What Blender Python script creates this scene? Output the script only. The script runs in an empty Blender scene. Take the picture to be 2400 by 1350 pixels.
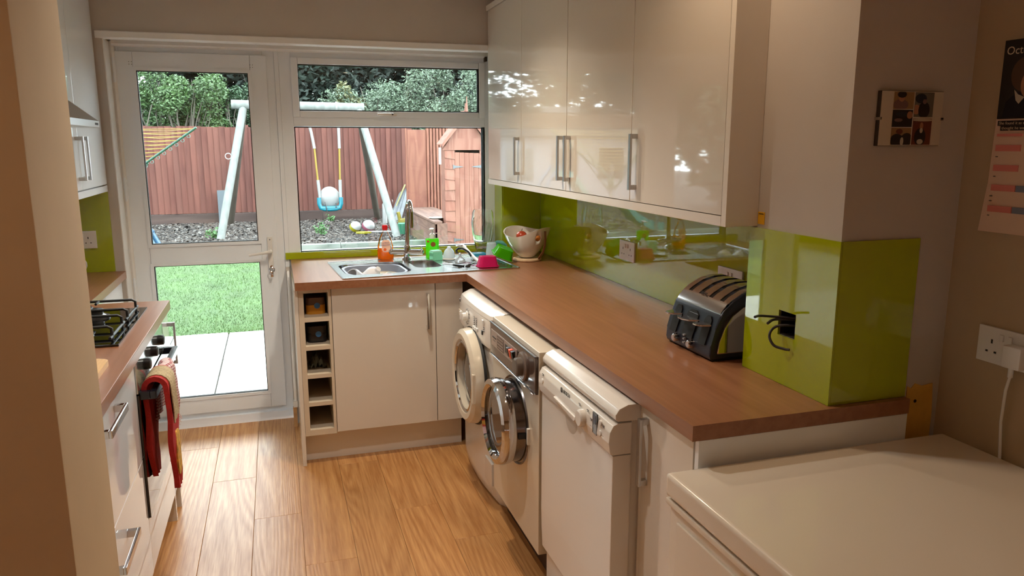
import bpy, bmesh, math, random
from mathutils import Vector, Matrix
from mathutils.geometry import tessellate_polygon
R = math.radians
S = bpy.context.scene
COL = S.collection
random.seed(7)

def lin(v):
    v = v / 255.0
    return v / 12.92 if v <= 0.04045 else ((v + 0.055) / 1.055) ** 2.4
def c(r, g, b): return (lin(r), lin(g), lin(b), 1.0)
def ce(r, g, b, k=.16): return (lin(r) * k, lin(g) * k, lin(b) * k, 1.0)

# ---------------------------------------------------------------- camera
cam = bpy.data.cameras.new('camera'); camo = bpy.data.objects.new('camera', cam); COL.objects.link(camo)
cam.sensor_width = 36.0; cam.lens = 1761.96 / 2400 * 36.0; cam.clip_start = 0.02; cam.clip_end = 300
_f = Vector((0.29262708, 0.9374519, -0.18855591)); _r = Vector((0.95450607, -0.29818914, -0.00118614)); _u = Vector((0.05733728, 0.17963066, 0.98206174))
camo.matrix_world = Matrix(((_r.x, _u.x, -_f.x, 0.2325), (_r.y, _u.y, -_f.y, -4.1565), (_r.z, _u.z, -_f.z, 1.5382), (0, 0, 0, 1)))
S.camera = camo

# ---------------------------------------------------------------- sky
W = bpy.data.worlds.new('sky'); S.world = W; W.use_nodes = True
nt = W.node_tree; nt.nodes.clear()
wo = nt.nodes.new('ShaderNodeOutputWorld'); bg = nt.nodes.new('ShaderNodeBackground')
tc = nt.nodes.new('ShaderNodeTexCoord'); no = nt.nodes.new('ShaderNodeTexNoise'); no.inputs['Scale'].default_value = 1.6; no.inputs['Detail'].default_value = 4
cr = nt.nodes.new('ShaderNodeValToRGB'); cr.color_ramp.elements[0].position = .35; cr.color_ramp.elements[0].color = (.80, .90, 1, 1); cr.color_ramp.elements[1].position = .7; cr.color_ramp.elements[1].color = (.94, .97, 1, 1)
nt.links.new(tc.outputs['Generated'], no.inputs['Vector']); nt.links.new(no.outputs['Fac'], cr.inputs['Fac']); nt.links.new(cr.outputs['Color'], bg.inputs['Color'])
bg.inputs['Strength'].default_value = 13.0
nt.links.new(bg.outputs['Background'], wo.inputs['Surface'])

# ---------------------------------------------------------------- colour management
S.view_settings.view_transform = 'Standard'; S.view_settings.look = 'None'
S.view_settings.gamma = 1.0; S.view_settings.use_curve_mapping = False
S.view_settings.exposure = 0.38

# ---------------------------------------------------------------- room lamps (recessed warm ceiling spots)
CEIL = 2.42
WARM = (1.0, 0.73, 0.48)
SPOTS = [  # x, y, watts
    (0.66, -1.00, 60), (0.25, -1.85, 40), (1.16, -2.42, 12), (-0.3, -3.5, 11),
    (1.15, -5.4, 44), (0.2, -6.6, 40), (-1.2, -5.0, 44)]
for i, (x, y, w) in enumerate(SPOTS):
    l = bpy.data.lights.new('ceiling_spot_light', 'SPOT'); l.energy = w; l.color = (1.0, 0.84, 0.64) if i == 0 else (1.0, 0.94, 0.86) if i == 1 else WARM
    l.spot_size = R(128); l.spot_blend = 0.9; l.shadow_soft_size = 0.035
    o = bpy.data.objects.new('ceiling_spot_light', l); o.location = (x, y, CEIL - 0.03); COL.objects.link(o)

# ---------------------------------------------------------------- materials
MATS = {}
def mat(name, col=(.8, .8, .8, 1), rough=.5, metal=0., spec=.5, coat=0., trans=0., ior=1.5, emis=0., vary=0., vscale=6., bump=0., bscale=60., stretch=None, alpha=1., rand=0.):
    if name in MATS: return MATS[name]
    m = bpy.data.materials.new(name); m.use_nodes = True; MATS[name] = m
    n = m.node_tree.nodes; L = m.node_tree.links; p = n['Principled BSDF']
    p.inputs['Base Color'].default_value = col; p.inputs['Roughness'].default_value = rough; p.inputs['Metallic'].default_value = metal
    p.inputs['Specular IOR Level'].default_value = spec; p.inputs['Coat Weight'].default_value = coat; p.inputs['Coat Roughness'].default_value = .02
    p.inputs['Transmission Weight'].default_value = trans; p.inputs['IOR'].default_value = ior; p.inputs['Alpha'].default_value = alpha
    if emis: p.inputs['Emission Color'].default_value = col; p.inputs['Emission Strength'].default_value = emis
    tcn = n.new('ShaderNodeTexCoord'); mp = n.new('ShaderNodeMapping')
    L.new(tcn.outputs['Object'], mp.inputs['Vector'])
    if stretch: mp.inputs['Scale'].default_value = stretch
    last = None
    if vary:
        nz = n.new('ShaderNodeTexNoise'); nz.inputs['Scale'].default_value = vscale; nz.inputs['Detail'].default_value = 5
        L.new(mp.outputs['Vector'], nz.inputs['Vector'])
        hs = n.new('ShaderNodeMix'); hs.data_type = 'RGBA'
        mr = n.new('ShaderNodeMapRange'); mr.inputs['From Min'].default_value = .3; mr.inputs['From Max'].default_value = .7
        L.new(nz.outputs['Fac'], mr.inputs['Value']); L.new(mr.outputs['Result'], hs.inputs['Factor'])
        hs.inputs['A'].default_value = tuple(min(1, v * (1 - vary)) for v in col[:3]) + (1,)
        hs.inputs['B'].default_value = tuple(min(1, v * (1 + vary)) for v in col[:3]) + (1,)
        last = hs.outputs['Result']; L.new(last, p.inputs['Base Color'])
    if rand:
        oi = n.new('ShaderNodeObjectInfo'); h2 = n.new('ShaderNodeHueSaturation')
        m2 = n.new('ShaderNodeMapRange'); m2.inputs['To Min'].default_value = 1 - rand; m2.inputs['To Max'].default_value = 1 + rand
        L.new(oi.outputs['Random'], m2.inputs['Value']); L.new(m2.outputs['Result'], h2.inputs['Value'])
        if last: L.new(last, h2.inputs['Color'])
        else: h2.inputs['Color'].default_value = col
        L.new(h2.outputs['Color'], p.inputs['Base Color'])
    if bump:
        nb = n.new('ShaderNodeTexNoise'); nb.inputs['Scale'].default_value = bscale; nb.inputs['Detail'].default_value = 4
        L.new(mp.outputs['Vector'], nb.inputs['Vector'])
        b = n.new('ShaderNodeBump'); b.inputs['Strength'].default_value = bump; b.inputs['Distance'].default_value = .004
        L.new(nb.outputs['Fac'], b.inputs['Height']); L.new(b.outputs['Normal'], p.inputs['Normal'])
    return m

def wood(name, dark, light, rough, ringscale=9., rand=.0, axis='Y', dist=5., bump=.15, finescale=90., contrast=1., planks=False, along=.16):
    """procedural wood: distorted rings stretched along the grain + fine pores"""
    m = bpy.data.materials.new(name); m.use_nodes = True; MATS[name] = m
    n = m.node_tree.nodes; L = m.node_tree.links; p = n['Principled BSDF']; p.inputs['Roughness'].default_value = rough
    t = n.new('ShaderNodeTexCoord'); oi = n.new('ShaderNodeObjectInfo')
    sc = n.new('ShaderNodeVectorMath'); sc.operation = 'SCALE'; sc.inputs[0].default_value = (7.3, 3.1, 5.7)
    L.new(oi.outputs['Random'], sc.inputs['Scale'])
    ad = n.new('ShaderNodeVectorMath'); ad.operation = 'ADD'
    L.new(t.outputs['Object'], ad.inputs[0])
    if planks or rand: L.new(sc.outputs['Vector'], ad.inputs[1])
    mp = n.new('ShaderNodeMapping'); L.new(ad.outputs['Vector'], mp.inputs['Vector'])
    st = {'Y': (1, along, 1), 'X': (along, 1, 1), 'Z': (1, 1, along)}[axis]
    mp.inputs['Scale'].default_value = st
    nz = n.new('ShaderNodeTexNoise'); nz.inputs['Scale'].default_value = ringscale * .55; nz.inputs['Detail'].default_value = 1.5; nz.inputs['Distortion'].default_value = .4
    L.new(mp.outputs['Vector'], nz.inputs['Vector'])
    mu = n.new('ShaderNodeMath'); mu.operation = 'MULTIPLY'; mu.inputs[1].default_value = dist * 3.0
    L.new(nz.outputs['Fac'], mu.inputs[0])
    fr = n.new('ShaderNodeMath'); fr.operation = 'PINGPONG'; fr.inputs[1].default_value = .5
    L.new(mu.outputs[0], fr.inputs[0])
    mp2 = n.new('ShaderNodeMapping'); L.new(ad.outputs['Vector'], mp2.inputs['Vector'])
    mp2.inputs['Scale'].default_value = {'Y': (1, .05, 1), 'X': (.05, 1, 1), 'Z': (1, 1, .05)}[axis]
    fz = n.new('ShaderNodeTexNoise'); fz.inputs['Scale'].default_value = finescale; fz.inputs['Detail'].default_value = 3
    L.new(mp2.outputs['Vector'], fz.inputs['Vector'])
    s2 = n.new('ShaderNodeMath'); s2.operation = 'MULTIPLY'; s2.inputs[1].default_value = 1.1 * contrast; L.new(fr.outputs[0], s2.inputs[0])
    a2 = n.new('ShaderNodeMath'); a2.operation = 'MULTIPLY_ADD'; a2.inputs[1].default_value = .75; L.new(fz.outputs['Fac'], a2.inputs[0]); L.new(s2.outputs[0], a2.inputs[2])
    r = n.new('ShaderNodeValToRGB'); r.color_ramp.elements[0].position = .3; r.color_ramp.elements[0].color = dark; r.color_ramp.elements[1].position = .85; r.color_ramp.elements[1].color = light
    L.new(a2.outputs[0], r.inputs['Fac'])
    lowz = n.new('ShaderNodeTexNoise'); lowz.inputs['Scale'].default_value = 2.2; L.new(ad.outputs['Vector'], lowz.inputs['Vector'])
    hv = n.new('ShaderNodeHueSaturation'); L.new(r.outputs['Color'], hv.inputs['Color'])
    mr = n.new('ShaderNodeMath'); mr.operation = 'MULTIPLY_ADD'; mr.inputs[1].default_value = rand * 2; mr.inputs[2].default_value = 1 - rand - .15
    L.new(oi.outputs['Random'], mr.inputs[0])
    m3 = n.new('ShaderNodeMath'); m3.operation = 'MULTIPLY_ADD'; m3.inputs[1].default_value = .3; L.new(lowz.outputs['Fac'], m3.inputs[0]); L.new(mr.outputs[0], m3.inputs[2])
    L.new(m3.outputs[0], hv.inputs['Value'])
    L.new(hv.outputs['Color'], p.inputs['Base Color'])
    if bump:
        b = n.new('ShaderNodeBump'); b.inputs['Strength'].default_value = bump; b.inputs['Distance'].default_value = .002
        L.new(a2.outputs[0], b.inputs['Height']); L.new(b.outputs['Normal'], p.inputs['Normal'])
    rr = n.new('ShaderNodeMath'); rr.operation = 'MULTIPLY_ADD'; rr.inputs[1].default_value = -.15 if bump else 0.; rr.inputs[2].default_value = rough + (.08 if bump else 0)
    L.new(a2.outputs[0], rr.inputs[0]); L.new(rr.outputs[0], p.inputs['Roughness'])
    return m

def pane(name, tint=(.93, .97, .95, 1), refl=1.0):
    m = bpy.data.materials.new(name); m.use_nodes = True; MATS[name] = m
    n = m.node_tree.nodes; L = m.node_tree.links; n.remove(n['Principled BSDF'])
    out = n['Material Output']; tr = n.new('ShaderNodeBsdfTransparent'); tr.inputs[0].default_value = tint
    gl = n.new('ShaderNodeBsdfGlossy'); gl.inputs['Roughness'].default_value = 0.0; gl.inputs['Color'].default_value = (refl, refl, refl, 1)
    fr = n.new('ShaderNodeFresnel'); fr.inputs['IOR'].default_value = 1.45
    mx = n.new('ShaderNodeMixShader'); L.new(fr.outputs[0], mx.inputs[0]); L.new(tr.outputs[0], mx.inputs[1]); L.new(gl.outputs[0], mx.inputs[2]); L.new(mx.outputs[0], out.inputs['Surface'])
    return m

# ---------------------------------------------------------------- geometry helper
ORG = {}
class B:
    def __init__(s): s.bm = bmesh.new(); s.ang = 40; s.rnd = False
    def _mk(s, vs, fs, bev=0, seg=2):
        v = [s.bm.verts.new(p) for p in vs]; out = []
        for f in fs:
            try: out.append(s.bm.faces.new([v[i] for i in f]))
            except ValueError: pass
        if bev > 0:
            es = list({e for f in out for e in f.edges})
            bmesh.ops.bevel(s.bm, geom=es, offset=bev, segments=seg, affect='EDGES', profile=.6, clamp_overlap=True)
        return s
    def box(s, x0, x1, y0, y1, z0, z1, bev=0, seg=2):
        x0, x1 = sorted((x0, x1)); y0, y1 = sorted((y0, y1)); z0, z1 = sorted((z0, z1))
        return s._mk([(x0, y0, z0), (x1, y0, z0), (x1, y1, z0), (x0, y1, z0), (x0, y0, z1), (x1, y0, z1), (x1, y1, z1), (x0, y1, z1)],
                     [(0, 3, 2, 1), (4, 5, 6, 7), (0, 1, 5, 4), (1, 2, 6, 5), (2, 3, 7, 6), (3, 0, 4, 7)], bev, seg)
    def prism(s, poly, axis, a0, a1, holes=(), bev=0):
        """poly in the two other axes: z->(x,y), y->(x,z), x->(y,z)"""
        def P(q, a): return {'z': (q[0], q[1], a), 'y': (q[0], a, q[1]), 'x': (a, q[0], q[1])}[axis]
        loops = [list(poly)] + [list(h) for h in holes]
        flat = [q for l in loops for q in l]; N = len(flat)
        vs = [P(q, a0) for q in flat] + [P(q, a1) for q in flat]; fs = []
        if not holes: fs += [tuple(range(N)), tuple(range(N, 2 * N))[::-1]]
        else:
            for t in tessellate_polygon([[Vector((q[0], q[1], 0)) for q in l] for l in loops]):
                fs.append(tuple(t)); fs.append(tuple(i + N for i in t)[::-1])
        k = 0
        for l in loops:
            n = len(l)
            for i in range(n):
                a, b = k + i, k + (i + 1) % n; fs.append((a, b, b + N, a + N))
            k += n
        s._mk(vs, fs, bev); return s
    def loft(s, rings, cap=True, closed=True):
        n = len(rings[0]); vs = [p for r in rings for p in r]; fs = []
        for i in range(len(rings) - 1):
            for j in range(n if closed else n - 1):
                a = i * n + j; b = i * n + (j + 1) % n; fs.append((a, b, b + n, a + n))
        if cap: fs += [tuple(range(n)), tuple(range((len(rings) - 1) * n, len(rings) * n))[::-1]]
        return s._mk(vs, fs)
    def tube(s, pts, r, seg=8, cap=True, rs=None):
        pts = [Vector(p) for p in pts]; rings = []; up = None; s.ang = 50 if seg > 5 else 30; s.rnd = True
        for i, p in enumerate(pts):
            d = (pts[min(i + 1, len(pts) - 1)] - pts[max(i - 1, 0)]).normalized()
            if up is None: up = Vector((0, 0, 1)) if abs(d.z) < .9 else Vector((1, 0, 0))
            a = d.cross(up).normalized(); b = a.cross(d).normalized(); up = b
            q = rs[i] if rs else r
            rings.append([tuple(p + a * math.cos(2 * math.pi * k / seg) * q + b * math.sin(2 * math.pi * k / seg) * q) for k in range(seg)])
        return s.loft(rings, cap)
    def cyl(s, p0, p1, r0, r1=None, seg=20): return s.tube([p0, p1], r0, seg, True, [r0, r0 if r1 is None else r1])
    def lathe(s, prof, cen=(0, 0, 0), axis='z', seg=28, closed=False):
        s.rnd = True; s.ang = 30
        cen = Vector(cen); rings = []
        for r, h in prof:
            ring = []
            for k in range(seg):
                a = 2 * math.pi * k / seg; u, v = r * math.cos(a), r * math.sin(a)
                ring.append(tuple(cen + Vector({'z': (u, v, h), 'x': (h, u, v), 'y': (u, h, v)}[axis])))
            rings.append(ring)
        if closed: rings.append(rings[0]); return s.loft(rings, False)
        return s.loft(rings, True)
    def sphere(s, cen, r, sc=(1, 1, 1), sub=3):
        res = bmesh.ops.create_icosphere(s.bm, subdivisions=sub, radius=r)
        for v in res['verts']: v.co = Vector((v.co.x * sc[0] + cen[0], v.co.y * sc[1] + cen[1], v.co.z * sc[2] + cen[2]))
        return s
    def quad(s, *p): return s._mk(p, [tuple(range(len(p)))])
    def xf(s, M):
        bmesh.ops.transform(s.bm, matrix=M, verts=s.bm.verts); return s
    def out(s, name, m, parent=None, org=None, smooth=True, label=None, fix=True):
        if fix: 
            bmesh.ops.remove_doubles(s.bm, verts=s.bm.verts, dist=1e-6)
            bmesh.ops.recalc_face_normals(s.bm, faces=s.bm.faces)
        if parent is not None: og = ORG[parent]
        elif org is not None: og = Vector(org)
        else:
            xs = [v.co for v in s.bm.verts]
            og = Vector(((min(v.x for v in xs) + max(v.x for v in xs)) / 2, (min(v.y for v in xs) + max(v.y for v in xs)) / 2, min(v.z for v in xs)))
        bmesh.ops.translate(s.bm, verts=s.bm.verts, vec=-og)
        me = bpy.data.meshes.new(name); s.bm.to_mesh(me); s.bm.free()
        if smooth: me.shade_smooth(); me.set_sharp_from_angle(angle=R(s.ang))
        me.materials.append(m)
        o = bpy.data.objects.new(name, me); COL.objects.link(o); ORG[o] = og
        if smooth and not s.rnd: w_ = o.modifiers.new('normals', 'WEIGHTED_NORMAL'); w_.weight = 100; w_.keep_sharp = True
        if parent is not None: o.parent = parent
        else: o.location = og
        if label: o['label'] = label
        return o

def box(name, m, x0, x1, y0, y1, z0, z1, parent=None, bev=0, **k): return B().box(x0, x1, y0, y1, z0, z1, bev).out(name, m, parent, **k)
def empty(name, loc):
    o = bpy.data.objects.new(name, None); o.location = loc; o.empty_display_size = .05; COL.objects.link(o); ORG[o] = Vector(loc); return o
def tag(o, label, cat, group=None):
    o['label'] = label; o['category'] = cat
    if group: o['group'] = group
    return o
def thing(name, loc, label, cat, group=None): return tag(empty(name, loc), label, cat, group)
def struct(o): o['kind'] = 'structure'; return o
def dup(o, parent=None):
    n = o.copy(); COL.objects.link(n); ORG[n] = ORG[o].copy()
    if parent is not None: n.parent = parent
    for ch in list(o.children): dup(ch, n)
    return n
def text(name, body, size, M, m, parent, depth=.0004, sx=1.):
    cu = bpy.data.curves.new(name, 'FONT'); cu.body = body; cu.size = size; cu.extrude = depth; cu.resolution_u = 3
    to = bpy.data.objects.new(name, cu); COL.objects.link(to); dg = bpy.context.evaluated_depsgraph_get(); dg.update()
    me = bpy.data.meshes.new_from_object(to.evaluated_get(dg)); bpy.data.objects.remove(to)
    me.transform(Matrix.Diagonal((sx, 1, 1, 1))); me.transform(Matrix.Translation(-ORG[parent]) @ M)
    me.materials.clear(); me.materials.append(m)
    o = bpy.data.objects.new(name, me); COL.objects.link(o); o.parent = parent; ORG[o] = ORG[parent]; return o
def basis(o, x, y):
    x = Vector(x).normalized(); y = Vector(y).normalized(); z = x.cross(y)
    return Matrix(((x.x, y.x, z.x, o[0]), (x.y, y.y, z.y, o[1]), (x.z, y.z, z.z, o[2]), (0, 0, 0, 1)))
def arc(cx, cy, r, a0, a1, n): return [(cx + r * math.cos(R(a0 + (a1 - a0) * i / n)), cy + r * math.sin(R(a0 + (a1 - a0) * i / n))) for i in range(n + 1)]
def rrect(x0, x1, y0, y1, r, n=6):
    return arc(x1 - r, y1 - r, r, 0, 90, n) + arc(x0 + r, y1 - r, r, 90, 180, n) + arc(x0 + r, y0 + r, r, 180, 270, n) + arc(x1 - r, y0 + r, r, 270, 360, n)

WALL = mat('wall_paint', c(194, 187, 179), .75, spec=.2, vary=.04, vscale=3, bump=.05, bscale=200)
WALLD = mat('dining_wall_paint', c(182, 160, 130), .8, spec=.2, vary=.04, vscale=3, bump=.05, bscale=200)
CEILM = mat('ceiling_paint', c(235, 230, 220), .9, spec=.1)
UPVC = mat('white_upvc', c(234, 241, 248), .3, vary=.02, vscale=4)
TRIM = mat('white_gloss_paint', c(234, 234, 233), .35, vary=.03, vscale=8)
GLOSS = mat('cream_gloss_laminate', c(222, 214, 202), .035, spec=.62, coat=.35)
GLOSSW = mat('white_gloss_laminate', c(236, 241, 246), .035, spec=.62, coat=.35)
GLOSSE = mat('cabinet_edge', c(228, 221, 210), .12)
CARC = mat('carcass_board', c(214, 200, 178), .45)
LIME = mat('lime_glass', c(164, 178, 8), .03, spec=.6, coat=.6)
CHROME = mat('chrome', c(205, 205, 208), .06, 1.)
BRUSH = mat('brushed_steel', c(190, 190, 190), .28, 1., bump=.1, bscale=40, stretch=(1, 12, 12))
STEEL = mat('sink_steel', c(205, 208, 210), .2, 1.)
GASKET = mat('black_rubber', c(18, 20, 20), .6)
BLACK = mat('black_plastic', c(16, 16, 17), .3)
BLKGL = mat('black_gloss', c(8, 9, 9), .05, coat=.5)
WHITE = mat('white_plastic', c(226, 224, 220), .25)
APPW = mat('appliance_white', c(222, 216, 208), .18, coat=.2)
APPC = mat('appliance_cream', c(214, 204, 186), .22, coat=.15)
PRINT = mat('grey_print', c(95, 92, 92), .5)
DARKP = mat('dark_print', c(25, 25, 28), .5)
WORK = wood('worktop_laminate', c(140, 92, 63), c(166, 116, 84), .28, ringscale=4, axis='Y', dist=.8, bump=0, finescale=60, contrast=.25)
def transl(name, col, f=.5, rough=.15):
    m = bpy.data.materials.new(name); m.use_nodes = True; MATS[name] = m
    n = m.node_tree.nodes; L = m.node_tree.links; p = n['Principled BSDF']; p.inputs['Base Color'].default_value = col; p.inputs['Roughness'].default_value = rough
    t = n.new('ShaderNodeBsdfTranslucent'); t.inputs['Color'].default_value = col; x = n.new('ShaderNodeMixShader'); x.inputs[0].default_value = f
    L.new(p.outputs[0], x.inputs[1]); L.new(t.outputs[0], x.inputs[2]); L.new(x.outputs[0], n['Material Output'].inputs['Surface']); return m
def sm(pts, n=6):
    P = [Vector(p) for p in pts]; P = [P[0] * 2 - P[1]] + P + [P[-1] * 2 - P[-2]]; o = []
    for i in range(1, len(P) - 2):
        for k in range(n):
            t = k / n; a, b, c_, d = P[i - 1:i + 3]; o.append(.5 * ((2 * b) + (c_ - a) * t + (2 * a - 5 * b + 4 * c_ - d) * t * t + (3 * b - a - 3 * c_ + d) * t ** 3))
    return o + [P[-2]]
OAK = wood('oak_planks', c(166, 112, 60), c(208, 158, 102), .40, ringscale=7, rand=.09, axis='Y', dist=10, bump=.3, finescale=150, planks=True, contrast=.5, along=.07)
_p = OAK.node_tree.nodes['Principled BSDF']; _p.inputs['Coat Weight'].default_value = .16; _p.inputs['Coat Roughness'].default_value = .3
GLASS = pane('window_glass')
# ================================================================ STRUCTURE
XW, XL, XD, XP = 1.709, -.876, 1.83, 1.49     # kitchen right wall, left wall, dining right wall, pillar face
YN, YF = -2.717, -2.369                          # near and far face of the dividing wall
fl = struct(box('floor', mat('floor_underlay', c(60, 45, 32), .9), -3.2, 2.2, -7.5, .12, -.10, -.012))
col0 = -.122 - .1905 * 14
for i in range(26):
    x0 = col0 + i * .1905; x1 = x0 + .1905
    if x0 > 1.83: break
    ph = {12: -1.49, 13: -.211, 14: -.645, 15: -1.07, 16: -1.495, 17: -.62, 18: -1.16, 19: -1.477}.get(i, -.2 - (i * .425) % 1.285)
    y = ph
    while y < .12: y += 1.285
    while y > -7.4:
        a, b = y - 1.285, y; y -= 1.285
        a2, b2 = max(a, -7.45), min(b, .118)
        if b2 - a2 < .03: continue
        B().box(x0 + .0004, x1 - .0004, a2 + .0004, b2 - .0004, -.012, 0, .0012, 1).out('plank', OAK, fl)
struct(box('ceiling', CEILM, -3.2, 2.2, -7.5, .3, CEIL, CEIL + .1))
wb = B()
wb.box(-.99, -.517, 0, .30, 0, CEIL); wb.box(1.475, 1.83, 0, .30, 0, CEIL)
wb.box(-.517, 1.475, 0, .30, 2.062, CEIL); wb.box(.262, 1.475, .02, .30, 0, .868)
struct(wb.out('wall_back', WALL, smooth=False))
struct(box('wall_left', WALL, -.99, XL, YF, 0, 0, CEIL))
struct(box('wall_right', WALL, XW, 1.95, YF, 0, 0, CEIL))
# pillar (end of the dividing wall) with a cut-out for a socket box
pb = B()
hy0, hy1, hz0, hz1 = -2.584, -2.515, 1.04, 1.107
pb.prism([(YN, 0), (YF, 0), (YF, CEIL), (YN, CEIL)], 'x', XP, XP + .05, holes=[[(hy0, hz0), (hy0, hz1), (hy1, hz1), (hy1, hz0)]])
pb.box(XP + .05, XD + .12, YN, YF, 0, CEIL)
struct(pb.out('wall_pillar', WALL, smooth=False))
struct(box('wall_left_pier', mat('pier_paint', c(196, 172, 140), .75, spec=.2, bump=.06, bscale=90, vary=.04, vscale=5), -3.2, -.163, YN + .022, YF, 0, CEIL, bev=.004))
struct(box('wall_dining_right', WALLD, XD, XD + .12, -7.5, YN, 0, CEIL))
struct(box('wall_dining_left', WALLD, -3.3, -3.2, -7.5, YN, 0, CEIL))
struct(box('wall_dining_rear', WALLD, -3.3, XD + .1, -7.6, -7.5, 0, CEIL))
# patch of bare yellow plaster beside the worktop end, with its screw hole
pt = struct(B().prism([(1.722, .79), (1.728, .935), (1.74, .928), (1.752, .94), (1.775, .932), (1.808, .936), (1.815, .86), (1.813, .70), (1.72, .70)], 'y', YN - .0015, YN).out('trim_1', mat('bare_plaster', c(214, 168, 74), .85, vary=.15, vscale=14, bump=.3, bscale=60)))
B().cyl((1.7565, YN - .0022, .893), (1.7565, YN - .0005, .893), .0045).out('screw_hole', BLACK, pt)
# head bead over the opening, window and door surround
def frame(b, x0, x1, z0, z1, y0, y1, wl, wr, wt, wbt, bev=.004):
    b.box(x0, x0 + wl, y0, y1, z0, z1, bev); b.box(x1 - wr, x1, y0, y1, z0, z1, bev)
    b.box(x0 + wl, x1 - wr, y0, y1, z1 - wt, z1, bev); b.box(x0 + wl, x1 - wr, y0, y1, z0, z0 + wbt, bev); return b
hb = B().prism([(-.012, 2.040), (-.004, 2.034), (.02, 2.032), (.02, 2.070), (-.008, 2.070), (-.012, 2.066)], 'x', -.545, 1.40)
struct(hb.out('trim_2', TRIM))
struct(B().box(-.5165, -.512, .001, .150, 0, 2.035).out('trim_5', TRIM, smooth=False))
jb = B().prism([(-.516, .128), (-.502, .122), (-.492, .128), (-.490, .15), (-.516, .15)], 'z', 0, 2.04)
struct(jb.out('trim_3', TRIM))
struct(B().prism([(.110, 2.026), (.122, 2.016), (.15, 2.016), (.15, 2.06), (.110, 2.06)], 'x', -.50, 1.475).out('trim_4', TRIM))
# ---- door_1
dr = empty('door_1', (-.14, .16, .0)); struct(dr)
f = B(); f.box(-.545, -.478, .15, .24, .02, 2.06, .003); f.box(.205, .262, .15, .24, .02, 2.06, .003); f.box(-.478, .205, .15, .24, 1.985, 2.06, .003); f.box(-.545, .262, .155, .24, -.01, .0715); f.box(-.545, .262, .13, .156, -.01, .045, .004)
f.out('door_frame', UPVC, dr)
lf = B(); y0, y1 = .136, .20
lf.box(-.496, -.415, y0, y1, .072, 1.993, .004); lf.box(.140, .222, y0, y1, .072, 1.993, .004)
lf.box(-.415, .140, y0, y1, 1.913, 1.993, .004); lf.box(-.415, .140, y0, y1, .916, 1.010, .004); lf.box(-.415, .140, y0, y1, .072, .158, .004)
lf.out('door_leaf', UPVC, dr)
def beading(b, x0, x1, z0, z1, yf, w=.016):
    for (a, bb, cc, d) in ((x0, z0, x0 + w, z1), (x1 - w, z0, x1, z1)): b.prism([(a, yf), (cc, yf), (cc, yf + .02), (a, yf + .02)], 'z', bb, d)
    for z in (z0, z1 - w): b.box(x0 + w, x1 - w, yf, yf + .02, z, z + w)
    return b
beading(B(), -.418, .144, 1.005, 1.917, .130).out('glazing_bead', UPVC, dr); beading(B(), -.418, .144, .153, .921, .130).out('glazing_bead', UPVC, dr)
def gasket(b, x0, x1, z0, z1, y, w=.005): return frame(b, x0, x1, z0, z1, y, y + .02, w, w, w, w, 0)
gasket(B(), -.403, .129, 1.020, 1.902, .138).out('gasket', GASKET, dr); gasket(B(), -.403, .129, .168, .906, .138).out('gasket', GASKET, dr)
for z0, z1 in ((1.01, 1.912), (.16, .915)): box('pane', GLASS, -.41, .136, .152, .158, z0, z1, dr)
hd = B().box(.172, .199, .124, .137, .865, 1.04, .004).out('handle_plate', WHITE, dr)
B().tube([(.186, .13, .962), (.186, .095, .963), (.178, .085, .963), (.14, .083, .958), (.075, .086, .949)], .0075, 10, rs=[.011, .011, .0095, .008, .0065]).out('lever_handle', WHITE, hd)
B().cyl((.186, .124, 1.026), (.186, .1225, 1.026), .003, seg=10).out('screw', DARKP, hd)
kb = B().cyl((.188, .137, .878), (.188, .112, .878), .008, seg=14); kb.lathe([(.012, -.0025), (.016, 0), (.012, .0025), (.008, 0)], (.188, .108, .862), 'y', 20, closed=True); kb.box(.180, .196, .108, .111, .822, .85, .001)
kb.out('lock_and_key', CHROME, dr)
for z in (1.9, 1.31, .79): 
    h = B().box(-.507, -.490, .122, .137, z - .05, z + .05, .003).cyl((-.5, .125, z - .06), (-.5, .125, z + .06), .006, seg=10); h.out('hinge', UPVC, dr)
dots = B()
for cx in (-.425, .148):
    for dx in (-.006, .006):
        for dz in (-.006, .006): dots.cyl((cx + dx, .1355, 1.937 + dz), (cx + dx, .1365, 1.937 + dz), .0018, seg=8)
dots.out('fixing_dots', DARKP, dr)['kind'] = 'stuff'
# ---- window_1
wn = empty('window_1', (.88, .16, .94)); struct(wn)
f = B()
f.box(.262, .284, .142, .24, .868, 2.06, .003); f.box(.284, .346, .15, .24, .868, 2.06, .003); f.box(1.412, 1.476, .15, .24, .868, 2.06, .003)
f.box(.346, 1.412, .15, .24, 1.989, 2.06, .003); f.box(.346, 1.412, .15, .24, 1.632, 1.681, .003); f.box(.346, 1.412, .15, .24, .868, .946, .003)
f.out('window_frame', UPVC, wn)
frame(B(), .3445, 1.4125, 1.6795, 1.990, .138, .20, .036, .036, .034, .034, .005).out('sash', UPVC, wn)
gasket(B(), .378, 1.375, 1.714, 1.955, .150).out('gasket', GASKET, wn); gasket(B(), .348, 1.412, .945, 1.630, .165).out('gasket', GASKET, wn)
box('pane', GLASS, .375, 1.378, .176, .182, 1.71, 1.96, wn); box('pane', GLASS, .346, 1.414, .186, .192, .94, 1.634, wn)
hh = B().box(.81, .90, .122, .139, 1.689, 1.703, .004).out('handle_base', WHITE, wn)
B().tube([(.875, .13, 1.697), (.875, .108, 1.697), (.862, .104, 1.697), (.79, .106, 1.6985)], .006, 8, rs=[.009, .009, .008, .005]).out('lever_handle', WHITE, hh)
B().cyl((.872, .104, 1.697), (.872, .0955, 1.697), .004, seg=10).out('lock_button', DARKP, hh)
B().box(1.404, 1.416, .10, .135, 1.995, 2.02, .002).out('bracket', mat('aged_metal', c(90, 85, 75), .5, .6), wn)
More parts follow.
